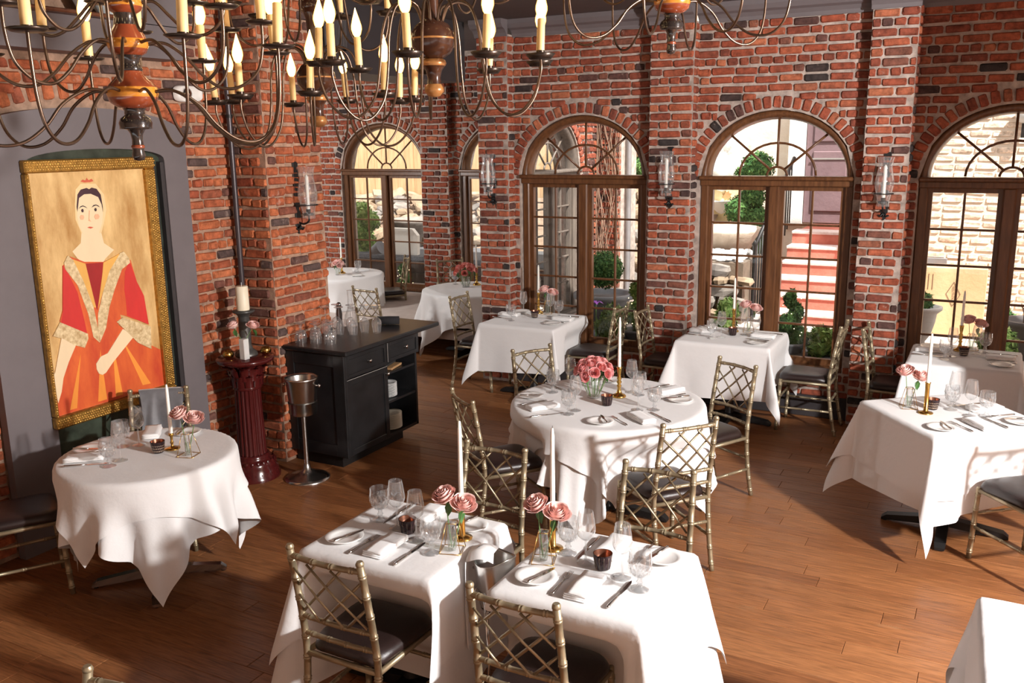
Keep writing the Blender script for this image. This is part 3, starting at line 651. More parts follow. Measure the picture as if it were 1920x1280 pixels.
def votive(kind=0):
    t = thing('votive_holder', 'x', 'candle holder')
    part('cup', MB().lathe([(.024, 0), (.028, .003), (.0365, .05), (.038, .066)], 24, cap=False, flute=(24, .05)), VOTD, t)
    part('lining', MB().lathe([(.0365, .066), (.033, .05), (.026, .012), (.001, .010)], 24, cap=False), VOTC, t)
    part('wax', MB().lathe([(.001, .034), (.0285, .033), (.027, .016)], 20, cap=False), WAXC, t)
    mb = MB()
    for i in range(24):
        a = 2 * PI * i / 24
        for z, r in ((.014, .0315), (.03, .034), (.046, .0365)):
            if kind == 0:
                a2 = a + (PI / 24 if z == .03 else 0); c = Vector((r * math.cos(a2), r * math.sin(a2), z)); tn = Vector((-math.sin(a2), math.cos(a2), 0)) * .0036; up = Vector((0, 0, .007)); mb.add([c - tn, c - up, c + tn, c + up], [(0, 1, 2, 3)])
            elif i % 2 == 0:
                mb.tube([(.0295 * math.cos(a), .0295 * math.sin(a), .006), (.0385 * math.cos(a + (.2 if kind == 2 else 0)), .0385 * math.sin(a + (.2 if kind == 2 else 0)), .06)], .0011, 4)
    part('relief', mb, VOTG, t); return t
ROSE_ME = {}
def rose_mesh(mat, seed):
    r = random.Random(seed); mb = MB(); N = 19
    for i in range(N):
        q = i / (N - 1); a0 = i * 2.399 + r.uniform(-.2, .2); Rm = .005 + .036 * q ** .85; H = .056 + .006 * math.sin(q * PI) - .010 * q ** 2; wd = 1.55 - .62 * q; v = []; nu, nv = 6, 5
        for j in range(nv + 1):
            s = j / nv
            for k in range(nu + 1):
                u = (k / nu - .5) * 2; an = a0 + u * wd * math.sin(PI * (.18 + .42 * s)) ** .6
                rr = Rm * math.sin(PI * .5 * min(1, s * 1.5 + .12)) + (s ** 3) * (.002 + .012 * q ** 1.5) * (1 - .5 * u * u); z = .002 + H * (s - .22 * (s ** 4) * q * 1.3) * (1 - .16 * u * u * s) + .002 * math.sin(5 * u + i)
                v.append((rr * math.cos(an) + r.uniform(-.0008, .0008), rr * math.sin(an), z))
        mb.add(v, [(j * (nu + 1) + k, j * (nu + 1) + k + 1, (j + 1) * (nu + 1) + k + 1, (j + 1) * (nu + 1) + k) for j in range(nv) for k in range(nu)], True)
    return mb.mesh('bloom', mat)
def leaf_mesh(w=.022, l=.06):
    v = [(0, 0, 0), (-w * .7, l * .3, .006), (0, l * .33, 0), (w * .7, l * .3, .006), (-w * .6, l * .65, .004), (0, l * .68, -.002), (w * .6, l * .65, .004), (0, l, -.012)]
    return MB().add(v, [(0, 2, 1), (0, 3, 2), (1, 2, 5, 4), (2, 3, 6, 5), (4, 5, 7), (5, 6, 7)], True)
LEAFM = leaf_mesh().mesh('leaf', LEAFG)
for nm, mt in (('pink', ROSEP), ('coral', ROSEC), ('blush', ROSEB)): ROSE_ME[nm] = [rose_mesh(mt, i) for i in range(3)]
def rose(loc, top, tilt, kind, label, group, sc=1.0):
    """stem foot at loc; bloom centre at loc+top"""
    t = thing('rose', label, 'rose', loc, 0, group); T_ = Vector(top); d = Vector(tilt).normalized()
    part('stem', MB().tube(catmull([(0, 0, 0), T_ * .55 - d * .004, T_ - d * .012], 4), .0022, 6), STEMG, t)
    link('bloom', RNG.choice(ROSE_ME[kind]), t, T_ - d * .026, rot=d.to_track_quat('Z', 'Y').to_euler(), scale=(sc, sc, sc))
    if RNG.random() < .75: link('leaf', LEAFM, t, T_ - d * .03, rot=(RNG.uniform(-1.9, -1.2), RNG.uniform(-.4, .4), RNG.uniform(0, 6.28)))
    return t
def wire_vase():
    t = thing('bud_vase', 'x', 'vase', group='clear bud vases in gold wire frames')
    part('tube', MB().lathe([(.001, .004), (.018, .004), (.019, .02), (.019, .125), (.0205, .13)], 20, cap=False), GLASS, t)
    part('water', MB().lathe([(.001, .006), (.0165, .006), (.0165, .07), (.001, .07)], 16, cap=False), glassy('water', (.9, .95, .9), 1, .3), t)
    b = [(-.045, -.045, .002), (.045, -.045, .002), (.045, .045, .002), (-.045, .045, .002)]; u = [(-.02, -.02, .125), (.02, -.02, .125), (.02, .02, .125), (-.02, .02, .125)]
    for i in range(4):
        j = (i + 1) % 4; fr = part('wire', MB().tube([b[i], b[j]], .0016, 6), GOLDW, t); part('wire', MB().tube([b[i], u[i]], .0016, 6), GOLDW, t); part('wire', MB().tube([u[i], u[j]], .0016, 6), GOLDW, t)
    return t
def stick(kind):
    t = thing('brass_candlestick', 'x', 'candlestick')
    pr = {'b': [(.045, 0), (.047, .006), (.040, .014), (.022, .022), (.015, .035), (.010, .06), (.016, .075), (.009, .085), (.018, .10), (.010, .112), (.016, .125), (.009, .14), (.013, .165), (.015, .19), (.017, .20), (.011, .202), (.011, .19)],
          'c': [(.043, 0), (.044, .004), (.022, .010), (.0135, .016), (.0125, .15), (.0145, .185), (.0175, .192), (.0115, .193), (.0115, .18)],
          't': [(.042, 0), (.043, .005), (.020, .009), (.008, .014), (.007, .03), (.011, .036), (.006, .045), (.008, .07), (.013, .078), (.014, .09), (.011, .091), (.011, .08)]}[kind]
    part('body', MB().lathe(pr, 24), BRASS, t); return t
def taper(h):
    t = thing('taper_candle', 'x', 'candle'); part('wax', MB().lathe([(.0108, -.012), (.0108, .01), (.0085, h * .9), (.005, h), (.001, h + .002)], 14), WAX, t); part('wick', MB().tube([(0, 0, h), (.001, 0, h + .012)], .001, 5), BLACKM, t); return t
PR = {'wine': wine_glass(), 'goblet': goblet(), 'plate': plate(), 'knife': knife(), 'fork': fork(), 'napkin': napkin(), 'vase': wire_vase()}
BK = knife('butter_knife', .165, .012)
NM = {'wine': 'clear stemmed wine glass', 'goblet': 'cut crystal water goblet', 'plate': 'white bread plate', 'knife': 'steel dinner knife', 'fork': 'steel fork', 'napkin': 'folded white linen napkin', 'vase': 'bud vase in a gold wire frame'}
USED = {}
def put(kind, loc, rz, label):
    if kind not in USED: USED[kind] = 1; o = PR[kind]; o.location = loc; o.rotation_euler = (0, 0, rz); o['label'] = label; return o
    return dup(PR[kind], loc, rz, label)
SET = {
 'T1': dict(plate=[(-4.38, 3.14), (-4.12, 3.60)], napkin=[(-4.27, 3.03), (-4.29, 3.50)], knife=[(-4.18, 2.97)], fork=[(-4.34, 3.10)], goblet=[(-4.06, 3.02), (-4.26, 3.27)], wine=[(-4.08, 3.11), (-4.2, 3.33)], votive=[(-4.0, 3.29)], stick=[(-3.98, 3.37)], vase=[(-3.81, 3.33)]),
 'T2': dict(plate=[(-2.37, 2.86), (-1.95, 3.2)], fork=[(-2.255, 2.845)], napkin=[(-2.155, 2.86), (-2.176, 3.2)], knife=[(-2.03, 2.86), (-2.31, 3.17)], goblet=[(-1.96, 2.91), (-2.35, 3.09)], wine=[(-2.085, 2.985), (-2.23, 3.05)], votive=[(-2.16, 3.03)], vase=[(-1.895, 2.97)], stick=[(-1.92, 3.09)]),
 'T3': dict(plate=[(-1.475, 2.905), (-1.09, 3.28)], fork=[(-1.365, 2.91), (-1.17, 3.28)], napkin=[(-1.268, 2.905), (-1.30, 3.27)], knife=[(-1.135, 2.925), (-1.395, 3.23)], goblet=[(-1.085, 3.0), (-1.455, 3.16)], wine=[(-1.18, 3.06), (-1.355, 3.11)], votive=[(-1.275, 3.095)], vase=[(-1.515, 3.055)], stick=[(-1.53, 3.17)]),
 'T5': dict(stick=[(-2.124, 5.41)], votive=[(-2.121, 5.195)], wine=[(-1.907, 5.18), (-2.253, 5.003), (-2.088, 5.544), (-2.476, 5.419)], goblet=[(-1.815, 5.224), (-2.259, 4.912), (-2.018, 5.505), (-2.56, 5.318)], plate=[(-2.02, 4.845), (-2.65, 5.156), (-1.732, 5.488), (-2.32, 5.75)], fork=[(-1.926, 4.914), (-2.56, 5.03), (-1.799, 5.56)], napkin=[(-1.82, 5.0), (-2.46, 4.96), (-1.86, 5.65), (-2.45, 5.66)], knife=[(-1.73, 5.09), (-2.366, 4.83), (-1.977, 5.715), (-2.6, 5.44)]),
 'T6': dict(wine=[(-4.03, 7.72), (-3.74, 7.72)], votive=[(-3.853, 7.61)], stick=[(-3.92, 7.83)], goblet=[(-3.66, 7.74), (-3.99, 7.385)], vase=[(-3.83, 7.84)], knife=[(-4.11, 7.45), (-3.57, 7.77)], plate=[(-3.56, 7.39), (-4.10, 7.81)], napkin=[(-4.12, 7.60), (-3.55, 7.6)], fork=[(-3.58, 7.48)]),
 'T7': dict(goblet=[(-2.08, 7.40), (-1.80, 7.74)], wine=[(-2.02, 7.476), (-1.87, 7.66)], votive=[(-1.956, 7.60)], stick=[(-1.99, 7.75)], vase=[(-1.87, 7.80)], plate=[(-1.69, 7.36), (-2.22, 7.79)], knife=[(-1.68, 7.77), (-2.21, 7.46)], napkin=[(-1.70, 7.62), (-2.23, 7.62)], fork=[(-1.71, 7.49)]),
 'T8': dict(plate=[(-.43, 7.79), (.08, 7.36)], napkin=[(-.42, 7.64), (.07, 7.58)], knife=[(-.42, 7.47), (.07, 7.74)], goblet=[(-.30, 7.40), (-.04, 7.77)], wine=[(-.26, 7.53), (-.10, 7.70)], votive=[(-.18, 7.6)], stick=[(-.215, 7.76)], vase=[(-.14, 7.83)], fork=[(.08, 7.47)]),
 'T9': dict(vase=[(-.419, 5.95)], stick=[(-.316, 5.87)], votive=[(-.285, 5.975)], goblet=[(-.182, 6.01), (.01, 5.95)], wine=[(-.17, 6.1), (-.078, 5.92)], plate=[(-.207, 5.58), (.19, 5.89)], fork=[(-.112, 5.66), (.085, 5.985)], napkin=[(-.017, 5.73), (.0, 6.09)], knife=[(.055, 5.83), (-.09, 6.16)]),
 'T11': dict(stick=[(-7.45, 9.24)], goblet=[(-7.30, 9.38)], plate=[(-7.12, 9.12)], napkin=[(-7.35, 9.5)]),
 'T12': dict(stick=[(-5.36, 9.10)], goblet=[(-5.62, 9.05)], knife=[(-5.45, 9.2)], plate=[(-5.0, 9.0)]),
}
AX = {'T1': 'xy', 'T2': 'y', 'T3': 'y', 'T5': 'xy', 'T6': 'x', 'T7': 'x', 'T8': 'x', 'T9': 'xy', 'T11': 'xy', 'T12': 'xy'}
SIDE = {(1, 0): 'open-room side', (-1, 0): 'alcove side', (0, 1): 'window side', (0, -1): 'near side'}
STK = {'T1': ('t', .28), 'T2': ('c', .33), 'T3': ('c', .33), 'T5': ('b', .33), 'T6': ('b', .27), 'T7': ('b', .27), 'T8': ('b', .27), 'T9': ('c', .30), 'T11': ('b', .27), 'T12': ('b', .27)}
VK = {'T1': (0, 'small black pierced'), 'T2': (1, 'black ribbed'), 'T3': (1, 'dark bark-textured copper-lined'), 'T5': (1, 'brown vertically lined'), 'T6': (0, 'black diamond-patterned'), 'T7': (2, 'brown chevron-patterned'), 'T8': (0, 'amber leaf-patterned'), 'T9': (0, 'black dotted copper-lined')}
FACE = {'T1': {0: (.49, .87), 1: (.67, -.74)}, 'T5': {}, 'T9': {}}
for tk, d in SET.items():
    t = TB[tk]; z = t['z']; cx, cy = t['c']; used = set(); ds = t['desc']
    for kind in ('plate', 'napkin', 'fork', 'knife', 'goblet', 'wine', 'vase', 'votive', 'stick'):
        for i, (x, y) in enumerate(d.get(kind, [])):
            dx, dy = x - cx, y - cy; ax = AX[tk]
            if ax == 'x': c = [(1, 0), (-1, 0)]
            elif ax == 'y': c = [(0, 1), (0, -1)]
            else: c = [(1, 0), (-1, 0), (0, 1), (0, -1)]
            c.sort(key=lambda q: -(q[0] * dx + q[1] * dy)); sd = next((q for q in c if (kind, q) not in used), c[0]); used.add((kind, sd))
            if ax == 'xy': fx, fy = -dx, -dy
            else: fx, fy = -c[0][0], -c[0][1]
            if tk == 'T9': fx, fy = (-.619, .786) if i == 0 else (-.786, -.619)
            if tk == 'T1': fx, fy = (.75, .66) if i == 0 else (.67, -.74)
            if tk == 'T5': fx, fy = {0: (-.76, .65), 1: (.6, .8), 2: (-.5, -.87), 3: (.88, -.48)}[i if kind not in ('knife', 'fork', 'napkin') else i] if kind not in ('knife',) else {0: (-.76, .65), 1: (.6, .8), 2: (-.5, -.87), 3: (.88, -.48)}[i]
            rz = math.atan2(-fx, fy); loc = (x, y, z + .0008)
            if kind in ('plate', 'napkin', 'fork', 'knife', 'goblet', 'wine'):
                put(kind, loc, rz + (RNG.uniform(-.05, .05) if kind != 'plate' else 0), NM[kind] + ', ' + SIDE[sd] + ' of the ' + ds)
                if kind == 'plate' and tk in ('T1', 'T2', 'T3', 'T5', 'T9', 'T7'):
                    lb = 'butter knife on the plate, ' + SIDE[sd] + ' of the ' + ds
                    kp = (x + .025 * math.cos(rz), y + .025 * math.sin(rz), z + .0155)
                    if 'bk' not in USED: USED['bk'] = 1; BK.location = kp; BK.rotation_euler = (0, 0, rz - .25); BK['label'] = lb
                    else: dup(BK, kp, rz - .25, lb)
            elif kind == 'vase':
                v = put('vase', loc, .3 + i, NM[kind] + ' on the ' + ds)
                col = 'blush'; gr = None
                h = {'T1': .20, 'T9': .19}.get(tk, .195)
                A = (-.028, -.01) if tk != 'T1' else (-.02, -.03)
                for q, (ox, oy, oz, lb) in enumerate(((A[0], A[1] + .012, h + .022, 'upper'), (.045, .018, h - .005, 'lower'))):
                    rose((x + (.004 if q else -.004), y, z + .014), (ox, oy, oz), (ox * 5, oy * 3 - .30, .75), col, ('higher pink rose in the bud vase, ' if q == 0 else 'lower pink rose in the bud vase, ') + ds, None, 1.12)
            elif kind == 'votive':
                o = votive(VK[tk][0]); o.location = loc; o['label'] = VK[tk][1] + ' votive candle holder on the ' + ds
            elif kind == 'stick':
                k, h = STK[tk]; o = stick(k); o.location = loc; o['label'] = {'b': 'turned brass', 't': 'slender brass', 'c': 'plain cylindrical brass'}[k] + ' candlestick on the ' + ds
                top = {'b': .20, 't': .09, 'c': .192}[k]; c_ = taper(h); c_.location = (x, y, z + top); c_['label'] = 'tall white taper candle on the ' + ds
# bouquets: a dome of pink roses on the centre table, coral ones on the alcove tables
def bouquet(tk, x, y, kind, n, Rb, desc, vw=.045, vh=.115):
    z = TB[tk]['z']; t = thing('glass_vase', 'wide clear glass vase holding the ' + desc, 'vase', (x, y, z + .001))
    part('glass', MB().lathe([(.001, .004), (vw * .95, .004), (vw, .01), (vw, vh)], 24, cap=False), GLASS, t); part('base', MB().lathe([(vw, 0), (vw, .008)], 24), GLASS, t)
    k = 0; zc = vh + Rb * .55
    for i in range(n):
        q = (i + .5) / n; ph = math.acos(1 - 1.12 * q); a = i * 2.399; d = Vector((math.sin(ph) * math.cos(a), math.sin(ph) * math.sin(a), math.cos(ph)))
        top = Vector((d.x * Rb, d.y * Rb, zc + d.z * Rb * .8 - Rb * .1)); ft = Vector((d.x * vw * .75, d.y * vw * .75, .012))
        rose((x + ft.x, y + ft.y, z + ft.z), top - ft, d + Vector((0, 0, .15)), kind, 'pink rose bloom in the ' + desc if kind == 'pink' else 'coral rose bloom in the ' + desc, 'roses of the ' + desc, .78)
bouquet('T5', -2.27, 5.33, 'pink', 17, .115, 'rose dome on the round table by the brass candlestick')
bouquet('T12', -5.40, 8.92, 'coral', 13, .125, 'coral bouquet in the alcove')
bouquet('T11', -7.40, 9.10, 'blush', 6, .07, 'small pink bunch on the alcove table', .035, .10)
# wine bucket between the two square tables, with its stand and linen
bx, by = -1.706, 2.99
t = thing('bucket_stand', 'thin dark stand carrying the steel bucket between two square tables', 'stand', (bx, by, 0))
part('ring', MB().tube([(.088 * math.cos(2 * PI * i / 24), .088 * math.sin(2 * PI * i / 24), .60) for i in range(25)], .004, 6, cap=False), CHROME, t)
for i in range(3):
    a = 2 * PI * i / 3 + .5; part('leg', MB().tube([(.1 * math.cos(a), .1 * math.sin(a), 0), (.06 * math.cos(a), .06 * math.sin(a), .3), (.088 * math.cos(a), .088 * math.sin(a), .60)], .005, 6), CHROME, t)
part('shelf', MB().lathe([(.062, .535), (.062, .54)], 24), CHROME, t)
t = thing('wine_bucket', 'brushed steel wine bucket standing between the two square tables', 'bucket', (bx, by, .541))
mb = MB(); v = []; n = 32; lv = [(.058, 0), (.066, .012), (.078, .12), (.088, .215), (.0865, .22), (.084, .21), (.062, .015)]
for j, (r, z) in enumerate(lv):
    for i in range(n): a = 2 * PI * i / n; v.append((r * math.cos(a), r * math.sin(a), z + (.016 * math.cos(2 * a + .6) if 2 < j < 6 else 0)))
mb.add(v, [(j * n + i, j * n + (i + 1) % n, (j + 1) * n + (i + 1) % n, (j + 1) * n + i) for j in range(6) for i in range(n)] + [tuple(range(n - 1, -1, -1)), tuple(range(6 * n, 7 * n))], True); part('pail', mb, STEEL, t)
for s in (-1, 1): part('handle', MB().tube(catmull([(s * .084, -.01, .15), (s * .104, 0, .145), (s * .084, .01, .15)], 5), .004, 6), STEEL, t)
mb = MB(); v = []; nu, nv = 16, 30        # linen folded over the rim, hanging outside
for j in range(nv + 1):
    s = j / nv
    for i in range(nu + 1):
        u = i / nu - .5; wv = .010 * math.sin(i * 1.1 + s * 2) * smooth((s - .2) * 2)
        if s < .30: x, z = -.005 - .105 * s / .30, .765 + .016 * math.sin(PI * s / .3)
        else: q = (s - .3) / .7; x, z = -.11 - .006 * math.sin(PI * q), .765 - .40 * q
        v.append((x + wv * .6 + .02 * abs(u) * (s < .3), u * (.155 - .02 * s) + .01, z - .015 * abs(u)))
mb.add(v, [(j * (nu + 1) + i, j * (nu + 1) + i + 1, (j + 1) * (nu + 1) + i + 1, (j + 1) * (nu + 1) + i) for j in range(nv) for i in range(nu)], True)
tag(part('service_napkin', mb, NAPK, None, loc=(bx, by, 0), rotz=.35), 'white service napkin draped over the steel wine bucket', 'napkin')
# ------------------------------------------------------------------ grey arched panel, niche and portrait on the left wall
def yz(name, poly, x0, x1, mat, parent):     # polygon in (y, z) standing on the wall, thickness x0..x1
    n = len(poly); a = sum(poly[i][0] * poly[(i + 1) % n][1] - poly[(i + 1) % n][0] * poly[i][1] for i in range(n)); P = poly if a > 0 else poly[::-1]
    v = [(x0, p[0], p[1]) for p in P] + [(x1, p[0], p[1]) for p in P]
    return part(name, MB().add(v, [tuple(range(n, 2 * n)), tuple(range(n - 1, -1, -1))] + [(i, (i + 1) % n, n + (i + 1) % n, n + i) for i in range(n)]), mat, parent)
def archline(y0, y1, zs, rise, n=20): return [((y0 + y1) / 2 + (y1 - y0) / 2 * math.cos(PI * i / n), zs + rise * math.sin(PI * i / n) ** .75) for i in range(n + 1)]
x0, x1 = XA + .024, XA + .085
pan = thing('arched_panel', 'grey painted arched panel framing the portrait on the brick wall', 'wall panel')
out = archline(3.06, 4.56, 2.42, .215); inn = archline(3.37, 4.37, 2.305, .085); out = [(4.56, 2.305)] + out + [(3.06, 2.305)]; inn = [inn[0]] + inn + [inn[-1]]
mb = MB(); n = len(out)
for (xa) in (x0, x1): mb.v += [(xa, p[0], p[1]) for p in out] + [(xa, p[0], p[1]) for p in inn]
N2 = 2 * n; mb.f += [(N2 + i, N2 + n + i, N2 + n + i + 1, N2 + i + 1)[::-1] for i in range(n - 1)] + [(i, N2 + i, N2 + i + 1, i + 1)[::-1] for i in range(n - 1)] + [(n + i, N2 + n + i, N2 + n + i + 1, n + i + 1) for i in range(n - 1)]; mb.sm = [False] * len(mb.f)
part('arch', mb, GRAYW, pan)
for a, b, zt, zi in ((4.37, 4.56, out[0][1], inn[0][1]), (3.06, 3.37, out[-1][1], inn[-1][1])):
    part('side_board', MB().box(((x0 + x1) / 2, (a + b) / 2, 2.305 / 2), (x1 - x0, b - a, 2.305)), GRAYW, pan)
part('niche_back', MB().box((XA + .03, 3.87, 1.2), (.012, 1.0, 2.4)), GREENM, pan)
for k, (yy, w) in enumerate(((4.355, .03), (4.30, .012))): part('moulding', MB().box((XA + .05, yy, 1.15), (.06 - .02 * k, w, 2.3), bev=.006), BLACKW, pan)
pt = thing('portrait_painting', 'large gilt-framed portrait of a woman in a red dress on the grey panel', 'painting')
px = XA + .09; Y0, Y1, Z0, Z1 = 3.335, 4.245, .735, 2.335; fw = .075
for (a, b, c, d) in ((Y0, Y1, Z1 - fw, Z1), (Y0, Y1, Z0, Z0 + fw), (Y0, Y0 + .025, Z0 + fw, Z1 - fw), (Y1 - fw, Y1, Z0 + fw, Z1 - fw)):
    fr = part('frame_bar', MB().box((px + .02, (a + b) / 2, (c + d) / 2), (.05, b - a, d - c), bev=.008), GILT, pt)
    mb = MB(); r_ = .0068
    hor = b - a > d - c; Lh = (b - a) if hor else (d - c); k = int(Lh / .0165)
    oct_ = [(1, 0, 0), (0, 1, 0), (0, 0, 1), (0, -1, 0), (0, 0, -1)]
    for rr in range(4 if min(b - a, d - c) > .04 else 1):
        for i in range(k):
            s = (i + .5 + (.5 if rr % 2 else 0)) * .0165; o_ = .012 + rr * .0145
            cy, cz = (a + s, d - o_) if hor and c > 1.5 else ((a + s, c + o_) if hor else ((b - o_, c + s) if a > 3.6 else (a + o_, c + s)))
            if not (a < cy < b and c < cz < d): continue
            mb.add([(px + .045 + q[0] * r_, cy + q[1] * r_, cz + q[2] * r_) for q in oct_], [(0, 1, 2), (0, 2, 3), (0, 3, 4), (0, 4, 1)], True)
    bd = part('beading', mb, GILT, fr); bd['kind'] = 'stuff'
def paint(name, c, var=.15, c2=None, sc=3, st=(1, 1, .35)):
    m, n, b, L = mk('paint_' + name); setp(b, rough=.4); t = noise(n, sc, 6, .65, stretch=st); r = ramp(n, [(.3, [q * (1 - var) for q in c]), (.7, c2 or [min(1, q * (1 + var)) for q in c])]); L.new(t.outputs[0], r.inputs[0]); L.new(r.outputs[0], b.inputs['Base Color']); bump(n, b, noise(n, 50, 4).outputs[0], .15, .004); return m
PC = dict(ground=paint('ground', (.52, .26, .07), .2, (.86, .60, .27), 3.5, (1, 1.8, .6)), skin=paint('skin', (.84, .66, .42), .06), veil=paint('veil', (.83, .62, .33), .08), hair=paint('hair', (.06, .025, .035), .3), red=paint('red', (.66, .07, .03), .2, (.78, .17, .04), 6), crim=paint('crimson', (.58, .035, .03), .2), dk=paint('dark_red', (.36, .02, .02), .3), yel=paint('yellow', (.78, .42, .10), .15), lace=paint('lace', (.62, .40, .17), .3, (.86, .70, .42), 38, (1, 1, 1)), org=paint('orange', (.86, .30, .05), .2), rose=paint('blush', (.80, .46, .27), .1), lip=paint('lip', (.62, .12, .06), .1), ink=paint('ink', (.05, .03, .03), .1))
PAINT = {
'veil': ('veil', [(3.651, 2.064), (3.668, 2.153), (3.707, 2.186), (3.811, 2.181), (3.862, 2.112), (3.868, 2.018), (3.839, 1.938), (3.813, 1.878), (3.673, 1.891), (3.644, 1.975)]),
'neck': ('skin', [(3.673, 1.891), (3.813, 1.878), (3.823, 1.814), (3.891, 1.764), (3.823, 1.719), (3.788, 1.682), (3.677, 1.696), (3.625, 1.743), (3.597, 1.787), (3.66, 1.831)]),
'face': ('skin', [(3.662, 2.039), (3.684, 2.102), (3.722, 2.122), (3.768, 2.122), (3.818, 2.099), (3.836, 2.052), (3.839, 2.0), (3.827, 1.939), (3.796, 1.879), (3.757, 1.857), (3.716, 1.859), (3.684, 1.885), (3.662, 1.933), (3.656, 1.994)]),
'hair': ('hair', [(3.66, 2.049), (3.676, 2.123), (3.702, 2.151), (3.744, 2.159), (3.76, 2.15), (3.779, 2.159), (3.813, 2.15), (3.838, 2.113), (3.843, 2.041), (3.841, 2.005), (3.836, 2.052), (3.818, 2.099), (3.768, 2.122), (3.722, 2.122), (3.684, 2.102), (3.662, 2.02)]),
'crown': ('lip', [(3.707, 2.199), (3.724, 2.21), (3.742, 2.203), (3.752, 2.219), (3.764, 2.204), (3.786, 2.212), (3.797, 2.197), (3.772, 2.192), (3.731, 2.192)]),
'eyebrow': ('ink', [(3.673, 2.037), (3.687, 2.052), (3.704, 2.056), (3.721, 2.048), (3.733, 2.036), (3.721, 2.043), (3.703, 2.050), (3.687, 2.046)]),
'eyebrow_': ('ink', [(3.762, 2.039), (3.778, 2.053), (3.796, 2.055), (3.813, 2.047), (3.821, 2.036), (3.81, 2.042), (3.796, 2.049), (3.778, 2.045)]),
'eye': ('hair', [(3.687, 2.026), (3.693, 2.034), (3.701, 2.036), (3.705, 2.026), (3.702, 2.015), (3.692, 2.015)]),
'eye_': ('ink', [(3.779, 2.025), (3.785, 2.034), (3.793, 2.034), (3.797, 2.026), (3.793, 2.015), (3.784, 2.014)]),
'cheek': ('rose', [(3.673, 1.987), (3.682, 2.0), (3.698, 1.998), (3.703, 1.985), (3.694, 1.97), (3.678, 1.972)]),
'cheek_': ('rose', [(3.773, 1.982), (3.783, 1.996), (3.803, 1.996), (3.811, 1.981), (3.801, 1.966), (3.781, 1.965)]),
'nose': ('rose', [(3.742, 2.023), (3.747, 2.021), (3.737, 1.972), (3.748, 1.954), (3.731, 1.959)]),
'mouth': ('lip', [(3.716, 1.921), (3.733, 1.925), (3.744, 1.923), (3.759, 1.918), (3.738, 1.912)]),
'bodice': ('red', [(3.523, 1.712), (3.575, 1.759), (3.667, 1.716), (3.804, 1.699), (3.927, 1.729), (4.003, 1.686), (4.033, 1.542), (4.077, 1.441), (4.09, 1.259), (3.982, 1.302), (3.911, 1.338), (3.880, 1.35), (3.886, 1.308), (3.713, 1.197), (3.624, 1.254), (3.461, 1.363), (3.455, 1.386), (3.482, 1.447)]),
'sleeve': ('crim', [(3.518, 1.712), (3.544, 1.666), (3.594, 1.539), (3.619, 1.356), (3.627, 1.274), (3.46, 1.372), (3.482, 1.447)]),
'sleeve_': ('crim', [(3.992, 1.685), (3.95, 1.616), (3.93, 1.502), (3.934, 1.441), (3.93, 1.335), (4.092, 1.246), (4.077, 1.441), (4.033, 1.542)]),
'stomacher': ('dk', [(3.671, 1.704), (3.797, 1.697), (3.783, 1.634), (3.717, 1.407), (3.708, 1.431)]),
'inset': ('yel', [(3.587, 1.742), (3.671, 1.704), (3.71, 1.425), (3.694, 1.428), (3.64, 1.609)]),
'inset_': ('yel', [(3.931, 1.738), (3.798, 1.695), (3.781, 1.623), (3.72, 1.412), (3.775, 1.522), (3.835, 1.638)]),
'lace_collar': ('lace', [(3.528, 1.727), (3.558, 1.767), (3.59, 1.736), (3.64, 1.609), (3.692, 1.433), (3.706, 1.295), (3.707, 1.201), (3.667, 1.245), (3.649, 1.396), (3.599, 1.582), (3.529, 1.689)]),
'lace_collar_': ('lace', [(3.991, 1.699), (3.956, 1.746), (3.928, 1.74), (3.835, 1.638), (3.775, 1.522), (3.718, 1.384), (3.706, 1.295), (3.71, 1.205), (3.763, 1.284), (3.806, 1.414), (3.86, 1.521), (3.929, 1.637), (3.994, 1.669)]),
'skirt': ('red', [(3.539, 1.22), (3.643, 1.25), (3.712, 1.196), (3.857, 1.29), (3.967, 1.186), (4.168, 1.058), (4.168, .812), (3.674, .812), (3.362, .812), (3.362, .95), (3.408, 1.065)]),
'fold': ('org', [(3.803, 1.184), (3.782, .83), (3.836, .83)]), 'fold_': ('org', [(3.872, 1.193), (3.996, .853), (4.061, .849)]), 'fold__': ('org', [(3.707, 1.157), (3.649, .83), (3.715, .83)]), 'fold___': ('org', [(3.568, 1.164), (3.448, .83), (3.497, .83)]),
'forearm': ('skin', [(3.451, 1.288), (3.539, 1.22), (3.477, 1.127), (3.429, 1.038), (3.405, .955), (3.385, .916), (3.375, .894), (3.37, .934), (3.362, .903), (3.355, .93), (3.358, .972), (3.345, 1.009), (3.365, 1.068), (3.38, 1.084)]),
'forearm_': ('skin', [(3.886, 1.255), (3.971, 1.195), (3.922, 1.159), (3.787, 1.058), (3.726, 1.002), (3.699, .994), (3.675, 1.008), (3.663, 1.037), (3.664, 1.074), (3.701, 1.112), (3.755, 1.123)]),
'lace_cuff': ('lace', [(3.453, 1.378), (3.541, 1.326), (3.63, 1.273), (3.629, 1.242), (3.597, 1.191), (3.527, 1.223), (3.461, 1.275), (3.396, 1.304)]),
'lace_cuff_': ('lace', [(3.846, 1.309), (3.896, 1.329), (4.104, 1.229), (4.091, 1.08), (3.99, 1.143), (3.941, 1.201)]),
}
cv = yz('canvas', [(Y0 + .02, Z0 + .06), (Y1 - .06, Z0 + .06), (Y1 - .06, Z1 - .06), (Y0 + .02, Z1 - .06)], px, px + .012, PC['ground'], pt)
